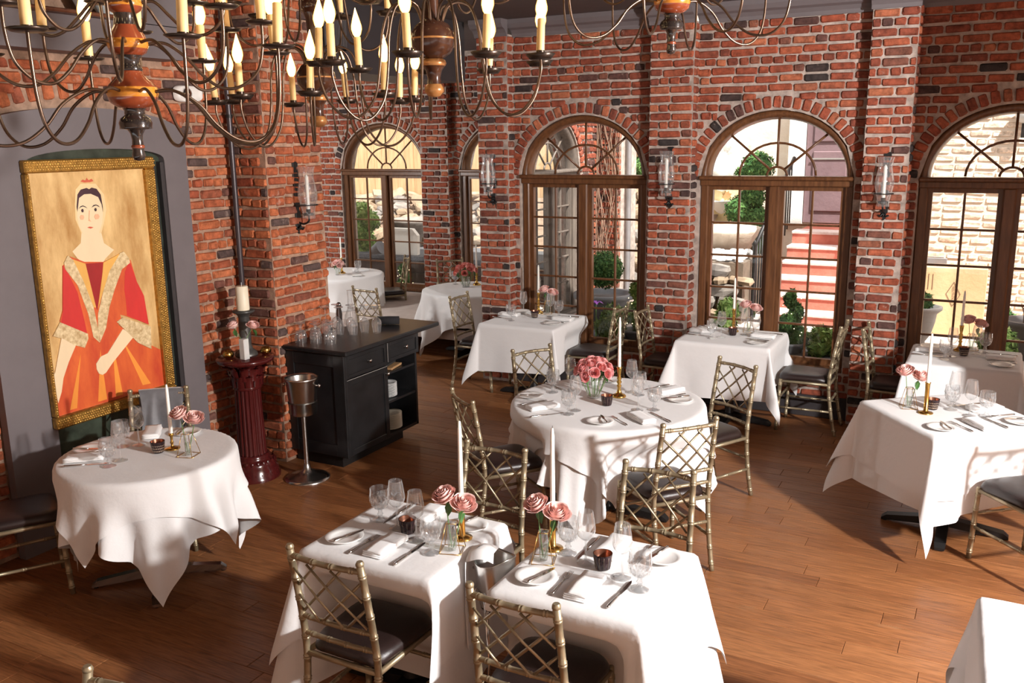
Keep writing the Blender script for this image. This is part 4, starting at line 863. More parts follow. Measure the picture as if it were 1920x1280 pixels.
for i, k in enumerate(('veil', 'neck', 'face', 'hair', 'crown', 'eyebrow', 'eyebrow_', 'eye', 'eye_', 'cheek', 'cheek_', 'nose', 'mouth', 'skirt', 'fold', 'fold_', 'fold__', 'fold___', 'bodice', 'sleeve', 'sleeve_', 'stomacher', 'inset', 'inset_', 'lace_collar', 'lace_collar_', 'forearm', 'forearm_', 'lace_cuff', 'lace_cuff_')):
    c, poly = PAINT[k]; xx = px + .012 + .00035 * (i + 1); yz('painted_' + k.rstrip('_'), poly, px + .012, xx, PC[c], cv)
# grey loft box above the panel with things standing in its opening
lb = thing('loft_parapet', 'grey boxed parapet with a brown ledge above the portrait', 'parapet')
part('front_board', MB().box((XA + .115, 3.45, 3.045), (.18, 2.1, .2)), GRAYW, lb); part('ledge', MB().box((XA + .15, 3.2, 3.158), (.25, 1.95, .022), bev=.006), wood('ledge_wood', (.12, .04, .02), (.2, .08, .04)), lb)
part('end_board', MB().box((XA + .115, 4.33, 3.32), (.18, .33, .34)), GRAYW, lb)
o = thing('glass_jar', 'frosted round jar on the parapet ledge beside the chandelier shaft', 'jar', (XA + .12, 4.02, 3.17)); part('body', MB().lathe([(.05, 0), (.085, .06), (.075, .14), (.04, .18), (.045, .2)], 20), plain('frosted_glass', (.62, .68, .70), .3), o)
o = thing('paper_cone', 'pale folded paper shape on the parapet ledge near the frame corner', 'ornament', (XA + .12, 3.84, 3.17)); part('sheet', MB().lathe([(.02, 0), (.10, .14), (.09, .24), (.001, .22)], 4), plain('grey_paper', (.5, .46, .44), .8), o)
o = thing('steel_rack', 'shiny steel rack of rods on the parapet ledge', 'rack', (XA + .12, 3.72, 3.17))
for dy in (-.22, -.18, -.14, .12, .16): part('rod', MB().tube([(0, dy, 0), (0, dy, .3)], .008, 8), CHROME, o)
part('rod', MB().tube([(0, -.24, .2), (0, .2, .2)], .006, 8), CHROME, o)
# emergency light, standing pipe, wall sconces, air grille
o = thing('emergency_light', 'white oval emergency light on the brick above the grey panel', 'light', (XA + .03, 4.66, 2.745))
part('housing', MB().add([(.06 * (1 - abs(k) * .3), .115 * math.copysign(abs(math.cos(a)) ** .5, math.cos(a)) * (1 - .2 * k), .055 * math.copysign(abs(math.sin(a)) ** .6, math.sin(a)) * (1 - .2 * k)) if k else (0, .115 * math.copysign(abs(math.cos(a)) ** .5, math.cos(a)), .055 * math.copysign(abs(math.sin(a)) ** .6, math.sin(a))) for k in (0, .6, 1) for a in [2 * PI * i / 24 for i in range(24)]], [(j * 24 + i, j * 24 + (i + 1) % 24, (j + 1) * 24 + (i + 1) % 24, (j + 1) * 24 + i) for j in range(2) for i in range(24)] + [tuple(range(48, 72))], True), plain('white_plastic', (.75, .72, .68), .4), o)
part('lens', MB().lathe([(.038, 0), (.036, .012), (.02, .022), (.001, .025)], 20, Matrix.Translation((.045, -.035, 0)) @ Matrix.Rotation(PI / 2, 4, 'Y')), CHROME, o)
o = thing('standing_pipe', 'dark vertical pipe in the corner beside the brick pier', 'pipe', (XA + .07, YR - .06, 0)); part('pipe', MB().lathe([(.021, 0), (.021, CEIL - .01)], 12), plain('pipe_paint', (.05, .04, .045), .35, .2), o)
for z in (.6, 2.6): part('clamp', MB().lathe([(.028, z - .012), (.028, z + .012)], 12), BLACKM, o)
def sconce(loc, rz, label):
    t = thing('wall_sconce', label, 'sconce', loc, rz, 'hurricane glass wall sconces')
    part('back_plate', MB().box((0, -.006, .0), (.045, .012, .40), bev=.004).prism([(-.03, .0), (.03, .0), (0, .03)], -.006, .006, Matrix.Translation((0, -.006, -.20)) @ Matrix.Rotation(PI / 2, 4, 'X') @ Matrix.Rotation(PI, 4, 'Z')), BLACKM, t)
    part('arm', MB().tube(catmull([(0, -.01, -.16), (0, -.05, -.17), (0, -.09, -.15), (0, -.09, -.11)], 5), .006, 6), BLACKM, t)
    part('ring', MB().tube([(.058 * math.cos(2 * PI * i / 24), -.09 + .058 * math.sin(2 * PI * i / 24), -.055) for i in range(25)], .003, 5, cap=False), BLACKM, t)
    part('cup', MB().lathe([(.03, -.118), (.034, -.105), (.014, -.10), (.014, -.08), (.011, -.08)], 14, T(0, -.09)), BLACKM, t)
    part('candle', MB().lathe([(.0105, -.09), (.0105, .11), (.006, .118), (.001, .125)], 12, T(0, -.09)), WAX, t)
    part('hurricane_glass', MB().lathe([(.038, -.135), (.037, -.10), (.045, -.06), (.056, -.01), (.056, .03), (.047, .075), (.041, .11), (.046, .15), (.052, .172)], 28, T(0, -.09), cap=False), GLASS, t)
    mb = MB()
    for s in (-1, 0, 1): mb.tube([(s * .0, -.02, -.18), (s * .02, -.022, -.205), (s * .032, -.02, -.195)], .006, 5)
    part('scroll', mb, BLACKM, t); t.scale = (1.25, 1.25, 1.25); return t
s0 = sconce((XP, 5.36, 2.02), PI / 2, 'hurricane glass sconce on the big brick pier behind the cabinet')
for x, z, l in ((-4.435, 2.06, 'hurricane glass sconce on the pier between the alcove and the ball bush window'), (-2.64, 2.075, 'hurricane glass sconce on the pier between ball bush and stairs windows'), (-.855, 2.02, 'hurricane glass sconce on the pier between stairs and cardboard box windows')): dup(s0, (x, YP, z), 0, l)
o = thing('air_grille', 'black slotted air grille on the dark header', 'grille', (XP, 5.92, 3.26), PI / 2)
part('backing', MB().box((0, .004, 0), (.28, .008, .30)), BLACKM, o)
for i in range(14): part('slat', MB().box((-.125 + .25 * i / 13, -.008, 0), (.008, .016, .28)), plain('grille_paint', (.10, .09, .09), .5) if i == 0 else bpy.data.materials['grille_paint'], o)
# leafy sprig at the left edge
LV2 = leaf_mesh(.05, .11).mesh('leaf', LEAFG)
def sprig(loc, pts, leaves, label):
    t = thing('leafy_branch', label, 'plant', loc); part('twig', MB().tube(catmull(pts, 4), .003, 5), plain('twig', (.10, .06, .035), .8), t)
    for (x, y, z, rx, rz, s) in leaves: link('leaf', LV2, t, (x, y, z), rot=(rx, 0, rz), scale=(s, s, s))
sprig((-3.52, 1.85, 2.40), [(-.25, -.1, -.02), (-.05, 0, .03), (.06, .04, .02), (.14, .07, -.06)], [(-.04, .0, .03, -.4, -1.2, 1.0), (.0, .02, .02, -1.0, -2.2, 1.0), (.03, .03, .03, .3, -.6, .9), (-.1, -.02, .03, .6, -.2, 1)], 'thin leafy branch entering above the portrait corner')
sprig((-3.56, 1.87, 2.03), [(-.25, -.1, .08), (-.05, 0, .03), (.02, .03, -.05), (.06, .05, -.16)], [(-.03, .0, .03, -.6, -1.3, 1.0), (-.02, .01, -.02, -.3, -1.0, .9), (-.08, -.01, .04, .2, -1.6, 1)], 'lower leafy branch with bare twigs beside the portrait')
# ------------------------------------------------------------------ black service cabinet
cx0, cx1, cy0, cy1, ch = -4.71, -4.17, 5.13, 6.10, .885
cab = thing('service_cabinet', 'worn black painted service cabinet with drawers, door and open shelves', 'cabinet', (0, 0, 0)); ym = 5.66
part('carcass', MB().box(((cx0 + cx1) / 2 - .01, (cy0 + ym) / 2, (.09 + ch) / 2), (cx1 - cx0 - .025, ym - cy0 - .01, ch - .09)), BLACKP, cab)
mb = MB().box(((cx0 + cx1) / 2 - .01, cy1 - .012, (.09 + ch) / 2), (cx1 - cx0 - .02, .024, ch - .09)).box((cx0 + .012, (ym + cy1) / 2, .49), (.024, cy1 - ym, .78)).box(((cx0 + cx1) / 2 - .01, (ym + cy1) / 2, .1), (cx1 - cx0 - .02, cy1 - ym, .024)).box(((cx0 + cx1) / 2 - .03, (ym + cy1) / 2, .79), (cx1 - cx0 - .06, cy1 - ym - .01, .16))
part('shelf_case', mb, BLACKP, cab)
for z in (.375, .61): part('shelf', MB().box(((cx0 + cx1) / 2 - .01, (ym + cy1) / 2, z), (cx1 - cx0 - .03, cy1 - ym - .03, .018)), BLACKP, cab)
part('plinth', MB().box(((cx0 + cx1) / 2 - .03, (cy0 + cy1) / 2 - .06, .045), (cx1 - cx0 - .10, cy1 - cy0 - .18, .09)), BLACKM, cab)
def shaker(name, y0, y1, z0, z1, knob, side=False):
    f = part(name, MB().box((cx1 - .004, (y0 + y1) / 2, (z0 + z1) / 2), (.016, y1 - y0 - .004, z1 - z0 - .004)), BLACKP, cab); s = .05 if z1 - z0 > .3 else .035
    for (a, b, c, d) in ((y0 + .004, y0 + s, z0, z1), (y1 - s, y1 - .004, z0, z1), (y0 + s, y1 - s, z0 + .002, z0 + s), (y0 + s, y1 - s, z1 - s, z1 - .002)): part('stile', MB().box((cx1 + .008, (a + b) / 2, (c + d) / 2), (.009, b - a, d - c - .004), bev=.002), BLACKP, f)
    part('knob', MB().lathe([(.006, 0), (.006, .018), (.015, .024), (.016, .032), (.001, .036)], 16, Matrix.Translation((cx1 + .012, knob[0], knob[1])) @ Matrix.Rotation(PI / 2, 4, 'Y')), CHROME, f)
shaker('drawer', cy0 + .01, ym - .005, .695, .875, (5.405, .79)); shaker('drawer', ym + .005, cy1 - .005, .71, .875, (5.885, .80)); shaker('door', cy0 + .01, ym - .005, .10, .69, (5.625, .635))
f = part('end_panel', MB().box(((cx0 + cx1) / 2, cy0 - .002, .49), (cx1 - cx0 - .004, .014, .79)), BLACKP, cab)
for (a, b, c, d) in ((cx0 + .004, cx0 + .08, .10, .88), (cx1 - .085, cx1 - .004, .10, .88), (cx0 + .08, cx1 - .085, .10, .19), (cx0 + .08, cx1 - .085, .79, .88)): part('stile', MB().box(((a + b) / 2, cy0 - .013, (c + d) / 2), (b - a, .010, d - c), bev=.002), BLACKP, f)
part('corner_post', MB().box((cx1 + .004, cy0 - .004, .49), (.026, .03, .79), bev=.004), BLACKP, cab)
for zz in (.69, .878): part('worn_edge', MB().box((cx1 + .0135, (cy0 + ym) / 2, zz), (.002, ym - cy0 - .03, .0035)), EDGEW, cab)
part('worn_edge', MB().box((cx1 + .0135, ym, .80), (.002, .004, .16)), EDGEW, cab)
wt = tag(part('worktop', MB().box(((cx0 + cx1) / 2 + .03, (cy0 + 6.33) / 2 - .02, .906), (cx1 - cx0 + .07, 6.33 - cy0 + .05, .036), bev=.008), BLACKP), 'black worktop lying across the service cabinet, overhanging at one end', 'worktop')
ZT = .925
# things on the worktop
def inverted(src, kind, loc, label, grp):
    o = dup(src, (loc[0], loc[1], loc[2]), RNG.uniform(0, 6), label, grp); o.rotation_euler = (PI, 0, RNG.uniform(0, 6)); return o
for i, (x, y) in enumerate(((-4.62, 5.20), (-4.50, 5.23), (-4.385, 5.255), (-4.58, 5.32), (-4.46, 5.35))): inverted(PR['goblet'], 'g', (x, y, ZT + .155), 'crystal goblet standing upside down at the pier end of the cabinet worktop', 'upturned goblets on the cabinet')
for i, (x, y) in enumerate(((-4.64, 5.52), (-4.53, 5.55), (-4.42, 5.58), (-4.63, 5.64), (-4.51, 5.67), (-4.40, 5.70), (-4.31, 5.74))): inverted(PR['wine'], 'w', (x, y, ZT + .223), 'wine glass standing upside down midway along the cabinet worktop', 'upturned wine glasses on the cabinet')
o = thing('glass_carafe', 'tall clear glass carafe behind the upturned wine glasses', 'carafe', (-4.66, 5.86, ZT)); part('glass', MB().lathe([(.04, .002), (.055, .03), (.05, .09), (.022, .15), (.018, .24), (.023, .30)], 24), GLASS, o)
o = thing('pepper_mill', 'black turned pepper mill against the brick pier', 'mill', (-4.665, 5.72, ZT)); part('body', MB().lathe([(.028, 0), (.03, .02), (.022, .07), (.026, .13), (.018, .17), (.024, .19), (.015, .22), (.001, .225)], 20), BLKW, o)
o = thing('black_cloth_roll', 'rolled black napkins on the cabinet worktop', 'napkin', (-4.42, 6.05, ZT + .035), .5); part('roll', MB().lathe([(.001, -.09), (.034, -.088), (.036, 0), (.034, .088), (.001, .09)], 16, Matrix.Rotation(PI / 2, 4, 'Y')), plain('black_cloth', (.015, .014, .016), .9), o)
# things on the shelves
pl = plate(.085); pl['label'] = 'white side plate in the upper stack inside the cabinet'; pl['group'] = 'white plates stacked in the cabinet'; pl.location = (-4.30, 5.82, .385)
for i in range(1, 10): dup(pl, (-4.30, 5.82, .385 + .0115 * i), 0, pl['label'], pl['group'])
p2 = thing('dinner_plate', 'cream dinner plate in the lower stack inside the cabinet', 'plate', (-4.31, 5.84, .113), 0, 'cream plates stacked in the cabinet'); part('dish', MB().lathe([(.06, 0), (.075, .003), (.112, .011), (.113, .013), (.075, .007), (.001, .006)], 32), CREAMC, p2)
for i in range(1, 12): dup(p2, (-4.31, 5.84, .113 + .0105 * i), 0, p2['label'], p2['group'])
o = thing('white_bowl', 'small white bowl on the plates at the lower cabinet shelf', 'bowl', (-4.36, 5.80, .2405)); part('dish', MB().lathe([(.025, 0), (.05, .02), (.06, .035), (.048, .02), (.001, .006)], 24), CHINA, o)
for (x, y, z, rz, d, c, l) in ((-4.28, 5.86, .621, .2, (.11, .2, .018), plain('tan_wood', (.45, .26, .12), .6), 'tan wooden board lying on the upper cabinet shelf'), (-4.32, 5.84, .645, .25, (.11, .2, .02), plain('dark_cover', (.03, .03, .03), .5), 'dark covered book above the tan board in the cabinet'), (-4.34, 5.83, .668, .3, (.1, .17, .018), plain('grey_cover', (.3, .29, .28), .5), 'grey booklet on the dark book in the cabinet')):
    o = thing('shelf_book' if 'board' not in l else 'wooden_board', l, 'book' if 'board' not in l else 'board', (x, y, z), rz); part('cover', MB().box((0, 0, d[2] / 2), d, bev=.003), c, o)
    if 'board' not in l: part('pages', MB().box((.002, .002, d[2] / 2), (d[0], d[1], d[2] * .6)), plain('paper_edge', (.7, .66, .6), .8) if 'paper_edge' not in bpy.data.materials else bpy.data.materials['paper_edge'], o)
# ------------------------------------------------------------------ steel champagne bucket on a floor stand
t = thing('bucket_floor_stand', 'steel pedestal stand in front of the black cabinet', 'stand', (-4.35, 4.87, 0))
part('base', MB().lathe([(.165, 0), (.165, .008), (.14, .02), (.07, .04), (.028, .07), (.02, .11)], 32), STEEL, t); part('pole', MB().lathe([(.018, .10), (.016, .48)], 14), STEEL, t); part('cup', MB().lathe([(.016, .47), (.07, .485), (.098, .50), (.103, .585), (.106, .585)], 28, cap=False), STEEL, t)
t = thing('champagne_bucket', 'polished steel champagne bucket on the floor stand', 'bucket', (-4.35, 4.87, .492))
part('pail', MB().lathe([(.08, 0), (.092, .02), (.112, .24), (.121, .262), (.123, .272), (.118, .276), (.108, .26), (.086, .02), (.001, .018)], 36), STEEL, t)
for s in (-1, 1): part('handle', MB().lathe([(.006, 0), (.006, .02), (.014, .024), (.014, .034), (.001, .038)], 12, Matrix.Rotation(.3, 4, 'Z') @ Matrix.Translation((s * .108, 0, .215)) @ Matrix.Rotation(s * PI / 2, 4, 'Y')), CHROME, t)
# ------------------------------------------------------------------ mahogany pedestal column and what stands on it
X, Y = -4.745, 4.735; t = thing('pedestal_column', 'carved dark red mahogany pedestal column in the corner', 'pedestal', (X, Y, 0))
b = part('base', MB().lathe([(.195, 0), (.195, .02), (.18, .035), (.18, .07), (.165, .09), (.17, .11), (.14, .14), (.125, .15), (.13, .165), (.115, .18)], 40), MAHOG, t)
for r, z, k in ((.172, .125, 22), (.188, .05, 26)):
    for i in range(k):
        a = 2 * PI * i / k; part('egg_carving', MB().add([(r - .02, -.011, -.015), (r - .02, .011, -.015), (r - .02, .011, .017), (r - .02, -.011, .017), (r, 0, 0)], [(0, 1, 4), (1, 2, 4), (2, 3, 4), (3, 0, 4)], True, T(0, 0, z, a)), MAHOG, b)
part('shaft', MB().lathe([(.102, .175), (.102, .19), (.098, .20), (.090, .67), (.094, .68)], 120, flute=(20, .10)), MAHOG, t)
c = part('capital', MB().lathe([(.094, .67), (.106, .68), (.094, .695), (.093, .79), (.102, .83), (.135, .855), (.14, .865)], 36), MAHOG, t)
for ring, (k, zb, hh, r0, r1) in enumerate(((10, .695, .09, .099, .145), (10, .745, .10, .103, .168), (8, .79, .075, .115, .205))):
    for i in range(k):
        a = 2 * PI * (i + .5 * (ring % 2)) / k; v = []; w = .030 if ring < 2 else .036
        for j in range(6):
            s = j / 5; rr = r0 + (r1 - r0) * s ** 2; zz = zb + hh * math.sin(min(1, s * 1.08) * PI * .55); ww = w * (1 - .55 * s ** 2)
            v += [(rr, -ww, zz), (rr + .018, 0, zz), (rr, ww, zz)]
        part('acanthus_leaf', MB().add(v, [(3 * j + q, 3 * j + q + 1, 3 * j + q + 4, 3 * j + q + 3) for j in range(5) for q in (0, 1)], True, T(0, 0, 0, a)), MAHOG, c)
part('top', MB().lathe([(.15, .86), (.185, .868), (.205, .885), (.205, .90), (.195, .908), (.001, .908)], 44), MAHOG, t)
t = thing('pillar_candle_holder', 'pewter column holder for the fat pillar candle', 'candle holder', (X - .03, Y + .05, .909)); PEW = plain('pewter', (.10, .10, .095), .4, .6, .2, 20)
part('holder', MB().lathe([(.082, 0), (.078, .02), (.05, .04), (.04, .07), (.043, .20), (.038, .28), (.05, .30), (.078, .315), (.08, .325), (.06, .33), (.001, .33)], 28), PEW, t)
t = thing('pillar_candle', 'fat cream pillar candle on the pewter holder', 'candle', (X - .03, Y + .05, 1.239)); part('wax', MB().lathe([(.045, .0), (.046, .01), (.044, .17), (.038, .175), (.001, .168)], 28), WAXC, t); part('wick', MB().tube([(0, 0, .166), (.002, 0, .2)], .002, 5), WAX, t)
t = thing('frosted_bud_vase', 'small square frosted vase with two faded roses on the pedestal', 'vase', (X + .07, Y - .07, .909)); part('glass', MB().box((0, 0, .075), (.05, .05, .15), bev=.004), plain('milky_glass', (.6, .6, .58), .2, sub=.1), t)
rose((X + .07, Y - .07, 1.02), (-.05, -.04, .14), (-.2, -.25, 1), 'blush', 'faded cream rose leaning to the candle holder on the pedestal', None, .95); rose((X + .07, Y - .07, 1.02), (.05, .05, .13), (.3, -.2, 1), 'blush', 'faded pink rose leaning away from the candle holder on the pedestal', None, .95)
for (dx, dy, l) in ((-.06, -.10, 'round gold tealight holder on the pedestal rim by the portrait wall'), (.09, .12, 'round gold tealight holder on the pedestal rim by the cabinet')):
    t = thing('gold_tealight_holder', l, 'candle holder', (X + dx, Y + dy, .909)); part('bowl', MB().lathe([(.018, 0), (.034, .014), (.038, .03), (.032, .048), (.024, .055), (.02, .05), (.001, .03)], 20, flute=(10, .15)), BRASS, t); part('wax', MB().lathe([(.02, .03), (.02, .044), (.001, .044)], 14), WAX, t)
# ------------------------------------------------------------------ candle chandeliers
BULBME = MB().lathe([(.009, 0), (.014, .007), (.019, .024), (.0185, .036), (.0125, .058), (.006, .078), (.001, .095)], 14).mesh('bulb', BULB)
SLEEVE = plain('candle_sleeve', (.80, .54, .24), .5, 0, .06, 30)
SLME = MB().lathe([(.0125, 0), (.0125, .002), (.012, .102), (.008, .104)], 14).mesh('candle_sleeve', SLEEVE)
PANME = {'flat': MB().lathe([(.001, -.002), (.034, -.001), (.043, .005), (.0415, .0065), (.033, .002), (.001, .002)], 22).lathe([(.013, 0), (.013, .012)], 12).mesh('drip_pan', TINB),
         'flute': MB().lathe([(.001, -.004), (.032, -.003), (.046, .013), (.0445, .014), (.031, 0), (.001, 0)], 48, flute=(24, .05)).lathe([(.0135, 0), (.0135, .024)], 12).mesh('drip_pan', TINB)}
ARMS = {}
def arms(t, prof, n, rot, z0, pan, wob, key):
    if key not in ARMS: ARMS[key] = MB().tube(catmull([(r, 0, z) for r, z in prof], 7), .0042, 7).mesh('arm', IRONW)
    for i in range(n):
        a = rot + 2 * PI * i / n + RNG.uniform(-.05, .05) * wob; am = link('arm', ARMS[key], t, (0, 0, z0), rot=(RNG.uniform(-.02, .02) * wob, RNG.uniform(-.02, .02) * wob, a))
        rx, rz = prof[-1]; tl = (RNG.uniform(-.05, .05) * wob, RNG.uniform(-.05, .05) * wob, 0)
        link('drip_pan', PANME[pan], am, (rx, 0, rz)); link('candle_sleeve', SLME, am, (rx, 0, rz + (.004 if pan == 'flat' else .016)), rot=tl)
        link('bulb', BULBME, am, (rx + math.sin(tl[1]) * .1, -math.sin(tl[0]) * .1, rz + .104 + (.004 if pan == 'flat' else .016)), rot=tl)
def turned(t, segs, k=1):
    for nm, mt, pr in segs: part(nm, MB().lathe([(r * k, z * k) for r, z in pr], 28), mt, t)
def painted_chandelier(loc, label, rot):
    t = thing('chandelier', label, 'chandelier', loc, rot, 'red and ochre painted candle chandeliers')
    R, Y_, K = REDW, YELW, BLKW
    turned(t, [('finial', K, [(.001, 0), (.016, .004), (.0205, .018), (.017, .032), (.0185, .04)]), ('ring', R, [(.0185, .04), (.021, .045), (.0185, .05)]), ('finial_neck', K, [(.0175, .05), (.016, .065), (.019, .085), (.027, .098)]),
        ('bowl', K, [(.027, .098), (.049, .100), (.048, .106), (.05, .118), (.044, .132), (.03, .142), (.031, .148), (.03, .155), (.035, .162)]),
        ('bulge', R, [(.034, .162), (.052, .168), (.070, .182), (.0735, .196)]), ('band', Y_, [(.0735, .196), (.0765, .205), (.0765, .216), (.0735, .226)]), ('bulge', R, [(.0735, .226), (.066, .236), (.052, .25), (.036, .268), (.034, .275)]),
        ('neck', K, [(.034, .275), (.038, .279), (.030, .290), (.029, .305), (.036, .318), (.038, .322)]),
        ('bulge', R, [(.037, .322), (.052, .33), (.058, .342)]), ('band', Y_, [(.058, .342), (.061, .35), (.061, .36), (.057, .37)]), ('bulge', R, [(.057, .37), (.05, .385), (.037, .405), (.034, .412)]),
        ('neck', K, [(.034, .412), (.030, .43), (.034, .446)]), ('bulge', R, [(.034, .446), (.05, .456), (.054, .466)]), ('band', Y_, [(.054, .466), (.056, .474), (.052, .486)]), ('bulge', R, [(.052, .486), (.04, .51), (.028, .53), (.02, .56)])], .83)
    part('rod', MB().lathe([(.007, .45), (.007, CEIL - loc[2])], 8), BLACKM, t)
    part('ceiling_cup', MB().lathe([(.012, CEIL - loc[2] - .06), (.05, CEIL - loc[2] - .03), (.055, CEIL - loc[2])], 16), BLACKM, t)
    arms(t, [(.055, 0), (.11, .004), (.17, -.03), (.215, -.085), (.27, -.125), (.33, -.13), (.375, -.095), (.395, -.03), (.40, .06), (.40, .105)], 8, 0, .175, 'flat', .8, 'p1')
    arms(t, [(.042, 0), (.09, .004), (.14, -.03), (.18, -.075), (.225, -.105), (.275, -.10), (.32, -.06), (.335, 0), (.336, .06)], 8, PI / 8, .295, 'flat', .8, 'p2')
    arms(t, [(.038, 0), (.075, .004), (.11, -.03), (.145, -.065), (.18, -.08), (.215, -.07), (.245, -.035), (.255, .03)], 6, .2, .393, 'flat', .8, 'p3'); return t
def iron_chandelier(loc, label, rot, tilt=0):
    t = thing('chandelier', label, 'chandelier', loc, rot, 'dark walnut candle chandeliers with fluted pans'); D = DKBR
    turned(t, [('finial', TANW, [(.001, 0), (.020, .003), (.033, .018), (.033, .030), (.024, .042)]), ('cup', D, [(.024, .042), (.021, .06), (.026, .085), (.038, .10)]), ('ring', TANW, [(.038, .10), (.042, .108), (.038, .118), (.03, .122)]),
        ('globe', D, [(.03, .122), (.055, .138), (.070, .16), (.0735, .182)]), ('ring', TANW, [(.0735, .182), (.0755, .185), (.0735, .188)]), ('globe', D, [(.0735, .188), (.070, .205), (.055, .228), (.035, .24), (.028, .248)]),
        ('column', D, [(.028, .245), (.024, .28), (.022, .34), (.026, .40), (.034, .42)]), ('globe', D, [(.034, .42), (.046, .43), (.05, .45), (.046, .475), (.03, .49)]), ('column', D, [(.03, .49), (.02, .52), (.018, .60), (.024, .64)])])
    part('rod', MB().lathe([(.006, .63), (.006, CEIL - loc[2])], 8), BLACKM, t); part('ceiling_cup', MB().lathe([(.012, CEIL - loc[2] - .06), (.05, CEIL - loc[2] - .03), (.055, CEIL - loc[2])], 16), BLACKM, t)
    arms(t, [(.035, .05), (.055, .095), (.095, .11), (.14, .085), (.165, .01), (.175, -.09), (.195, -.19), (.245, -.25), (.30, -.25), (.35, -.20), (.375, -.13), (.375, -.09)], 9, 0, .188, 'flute', 1.5, 'd1')
    arms(t, [(.03, .02), (.05, .06), (.085, .07), (.12, .04), (.135, -.03), (.15, -.10), (.19, -.15), (.24, -.15), (.285, -.11), (.30, -.05), (.30, -.02)], 6, .4, .45, 'flute', 1.5, 'd2'); return t
painted_chandelier((-2.029, 1.704, 2.374), 'red and ochre painted candle chandelier hanging before the portrait', .37)
painted_chandelier((-1.082, 3.211, 2.698), 'red and ochre painted chandelier whose tip hangs over the pier by the stairs window', .1)
iron_chandelier((-1.704, 2.645, 2.555), 'dark walnut globe chandelier with gilt ball end, hanging above the centre table', .15)
iron_chandelier((-2.366, 2.842, 2.47), 'dark walnut globe chandelier between the painted one and the gilt-ended one', .5)
for (x, y, l) in ((-1.95, 5.2, 'black track spotlight on the ceiling beside the gilt-ended chandelier'), (-1.35, 4.9, 'black track spotlight on the ceiling behind the second painted chandelier')):
    t = thing('track_spotlight', l, 'spotlight', (x, y, CEIL)); part('bracket', MB().lathe([(.012, -.06), (.012, 0)], 10), BLACKM, t); part('head', MB().lathe([(.028, -.19), (.032, -.18), (.032, -.06), (.02, -.05)], 16), BLACKM, t)
# ------------------------------------------------------------------ courtyard garden outside
GR = random.Random(77)
def gmat(n, a, b, sc=6): 
    m, nn, bb, L = mk(n); setp(bb, rough=.9, spec=.2); t = noise(nn, sc, 6, .65); r = ramp(nn, [(.3, a), (.7, b)]); L.new(t.outputs[0], r.inputs[0]); L.new(r.outputs[0], bb.inputs['Base Color']); bump(nn, bb, noise(nn, sc * 8, 5).outputs[0], .4, .01); return m
PAVE = gmat('courtyard_paving', (.50, .42, .38), (.62, .54, .49)); MULCH = gmat('grey_mulch', (.05, .05, .055), (.19, .19, .20), 60)
REDS = gmat('red_stair_paint', (.50, .13, .09), (.66, .22, .16), 5); TREAD = gmat('worn_tread', (.62, .42, .38), (.8, .66, .62), 12)
CREAM = gmat('cream_painted_brick', (.74, .60, .47), (.84, .73, .61), 4); PINK = gmat('pale_stucco', (.66, .52, .46), (.78, .66, .60), 3)
STONE = gmat('tan_stone', (.20, .14, .09), (.43, .32, .22), 5); STONEG = gmat('grey_stone', (.15, .13, .12), (.34, .30, .26), 5); PLUM = gmat('plum_door_paint', (.17, .11, .12), (.24, .16, .17), 2); WHT = gmat('white_trim', (.8, .76, .7), (.86, .83, .78))
FOL = brick_mat('clipped_foliage', [(0, (.03, .10, .03)), (.5, (.07, .18, .05)), (1, (.14, .28, .08))], 0); FOLL = brick_mat('light_foliage', [(0, (.10, .22, .05)), (.5, (.22, .38, .10)), (1, (.36, .50, .18))], 0); BARK = gmat('bark', (.10, .06, .04), (.22, .14, .09), 20)
g = struct('ground', MB().box((-4, 14.4, .30), (24, 12.0, .12)), PAVE)
def blobs(name, parent, spheres, n, size, mat, seed=1):
    r = random.Random(seed); mb = MB(); tot = sum(s[3] ** 2 for s in spheres)
    for (x, y, z, R) in spheres:
        k = int(n * R * R / tot)
        for i in range(k):
            d = Vector((r.gauss(0, 1), r.gauss(0, 1), r.gauss(0, 1))).normalized(); c = Vector((x, y, z)) + d * R * r.uniform(.82, 1.03); u = d.orthogonal().normalized(); a = r.uniform(0, 6.28); w = d.cross(u); p = (u * math.cos(a) + w * math.sin(a)); q = d.cross(p); s = size * r.uniform(.7, 1.3); p = (p + d * r.uniform(-.2, .8)).normalized()
            mb.add([c - q * s * .45, c + p * s * .5 - q * s * .1, c + p * s, c + q * s * .45], [(0, 1, 2, 3)])
        mb.lathe([(R * .86 * math.sin(PI * j / 8) + .0002, -R * .86 * math.cos(PI * j / 8)) for j in range(9)], 12, T(x, y, z), cap=False)
    return part(name, mb, mat, parent)
def pot(t, r, h, mat, rim=1.1): part('pot', MB().lathe([(r * .62, 0), (r * .7, .02), (r * .95, h * .8), (r * rim, h * .86), (r * rim, h), (r * .92, h), (r * .85, h * .88), (.001, h * .88)], 28), mat, t)
POTG = plain('lead_pot', (.20, .20, .215), .6, 0, .15); POTW = plain('white_urn', (.58, .56, .55), .6, 0, .1)
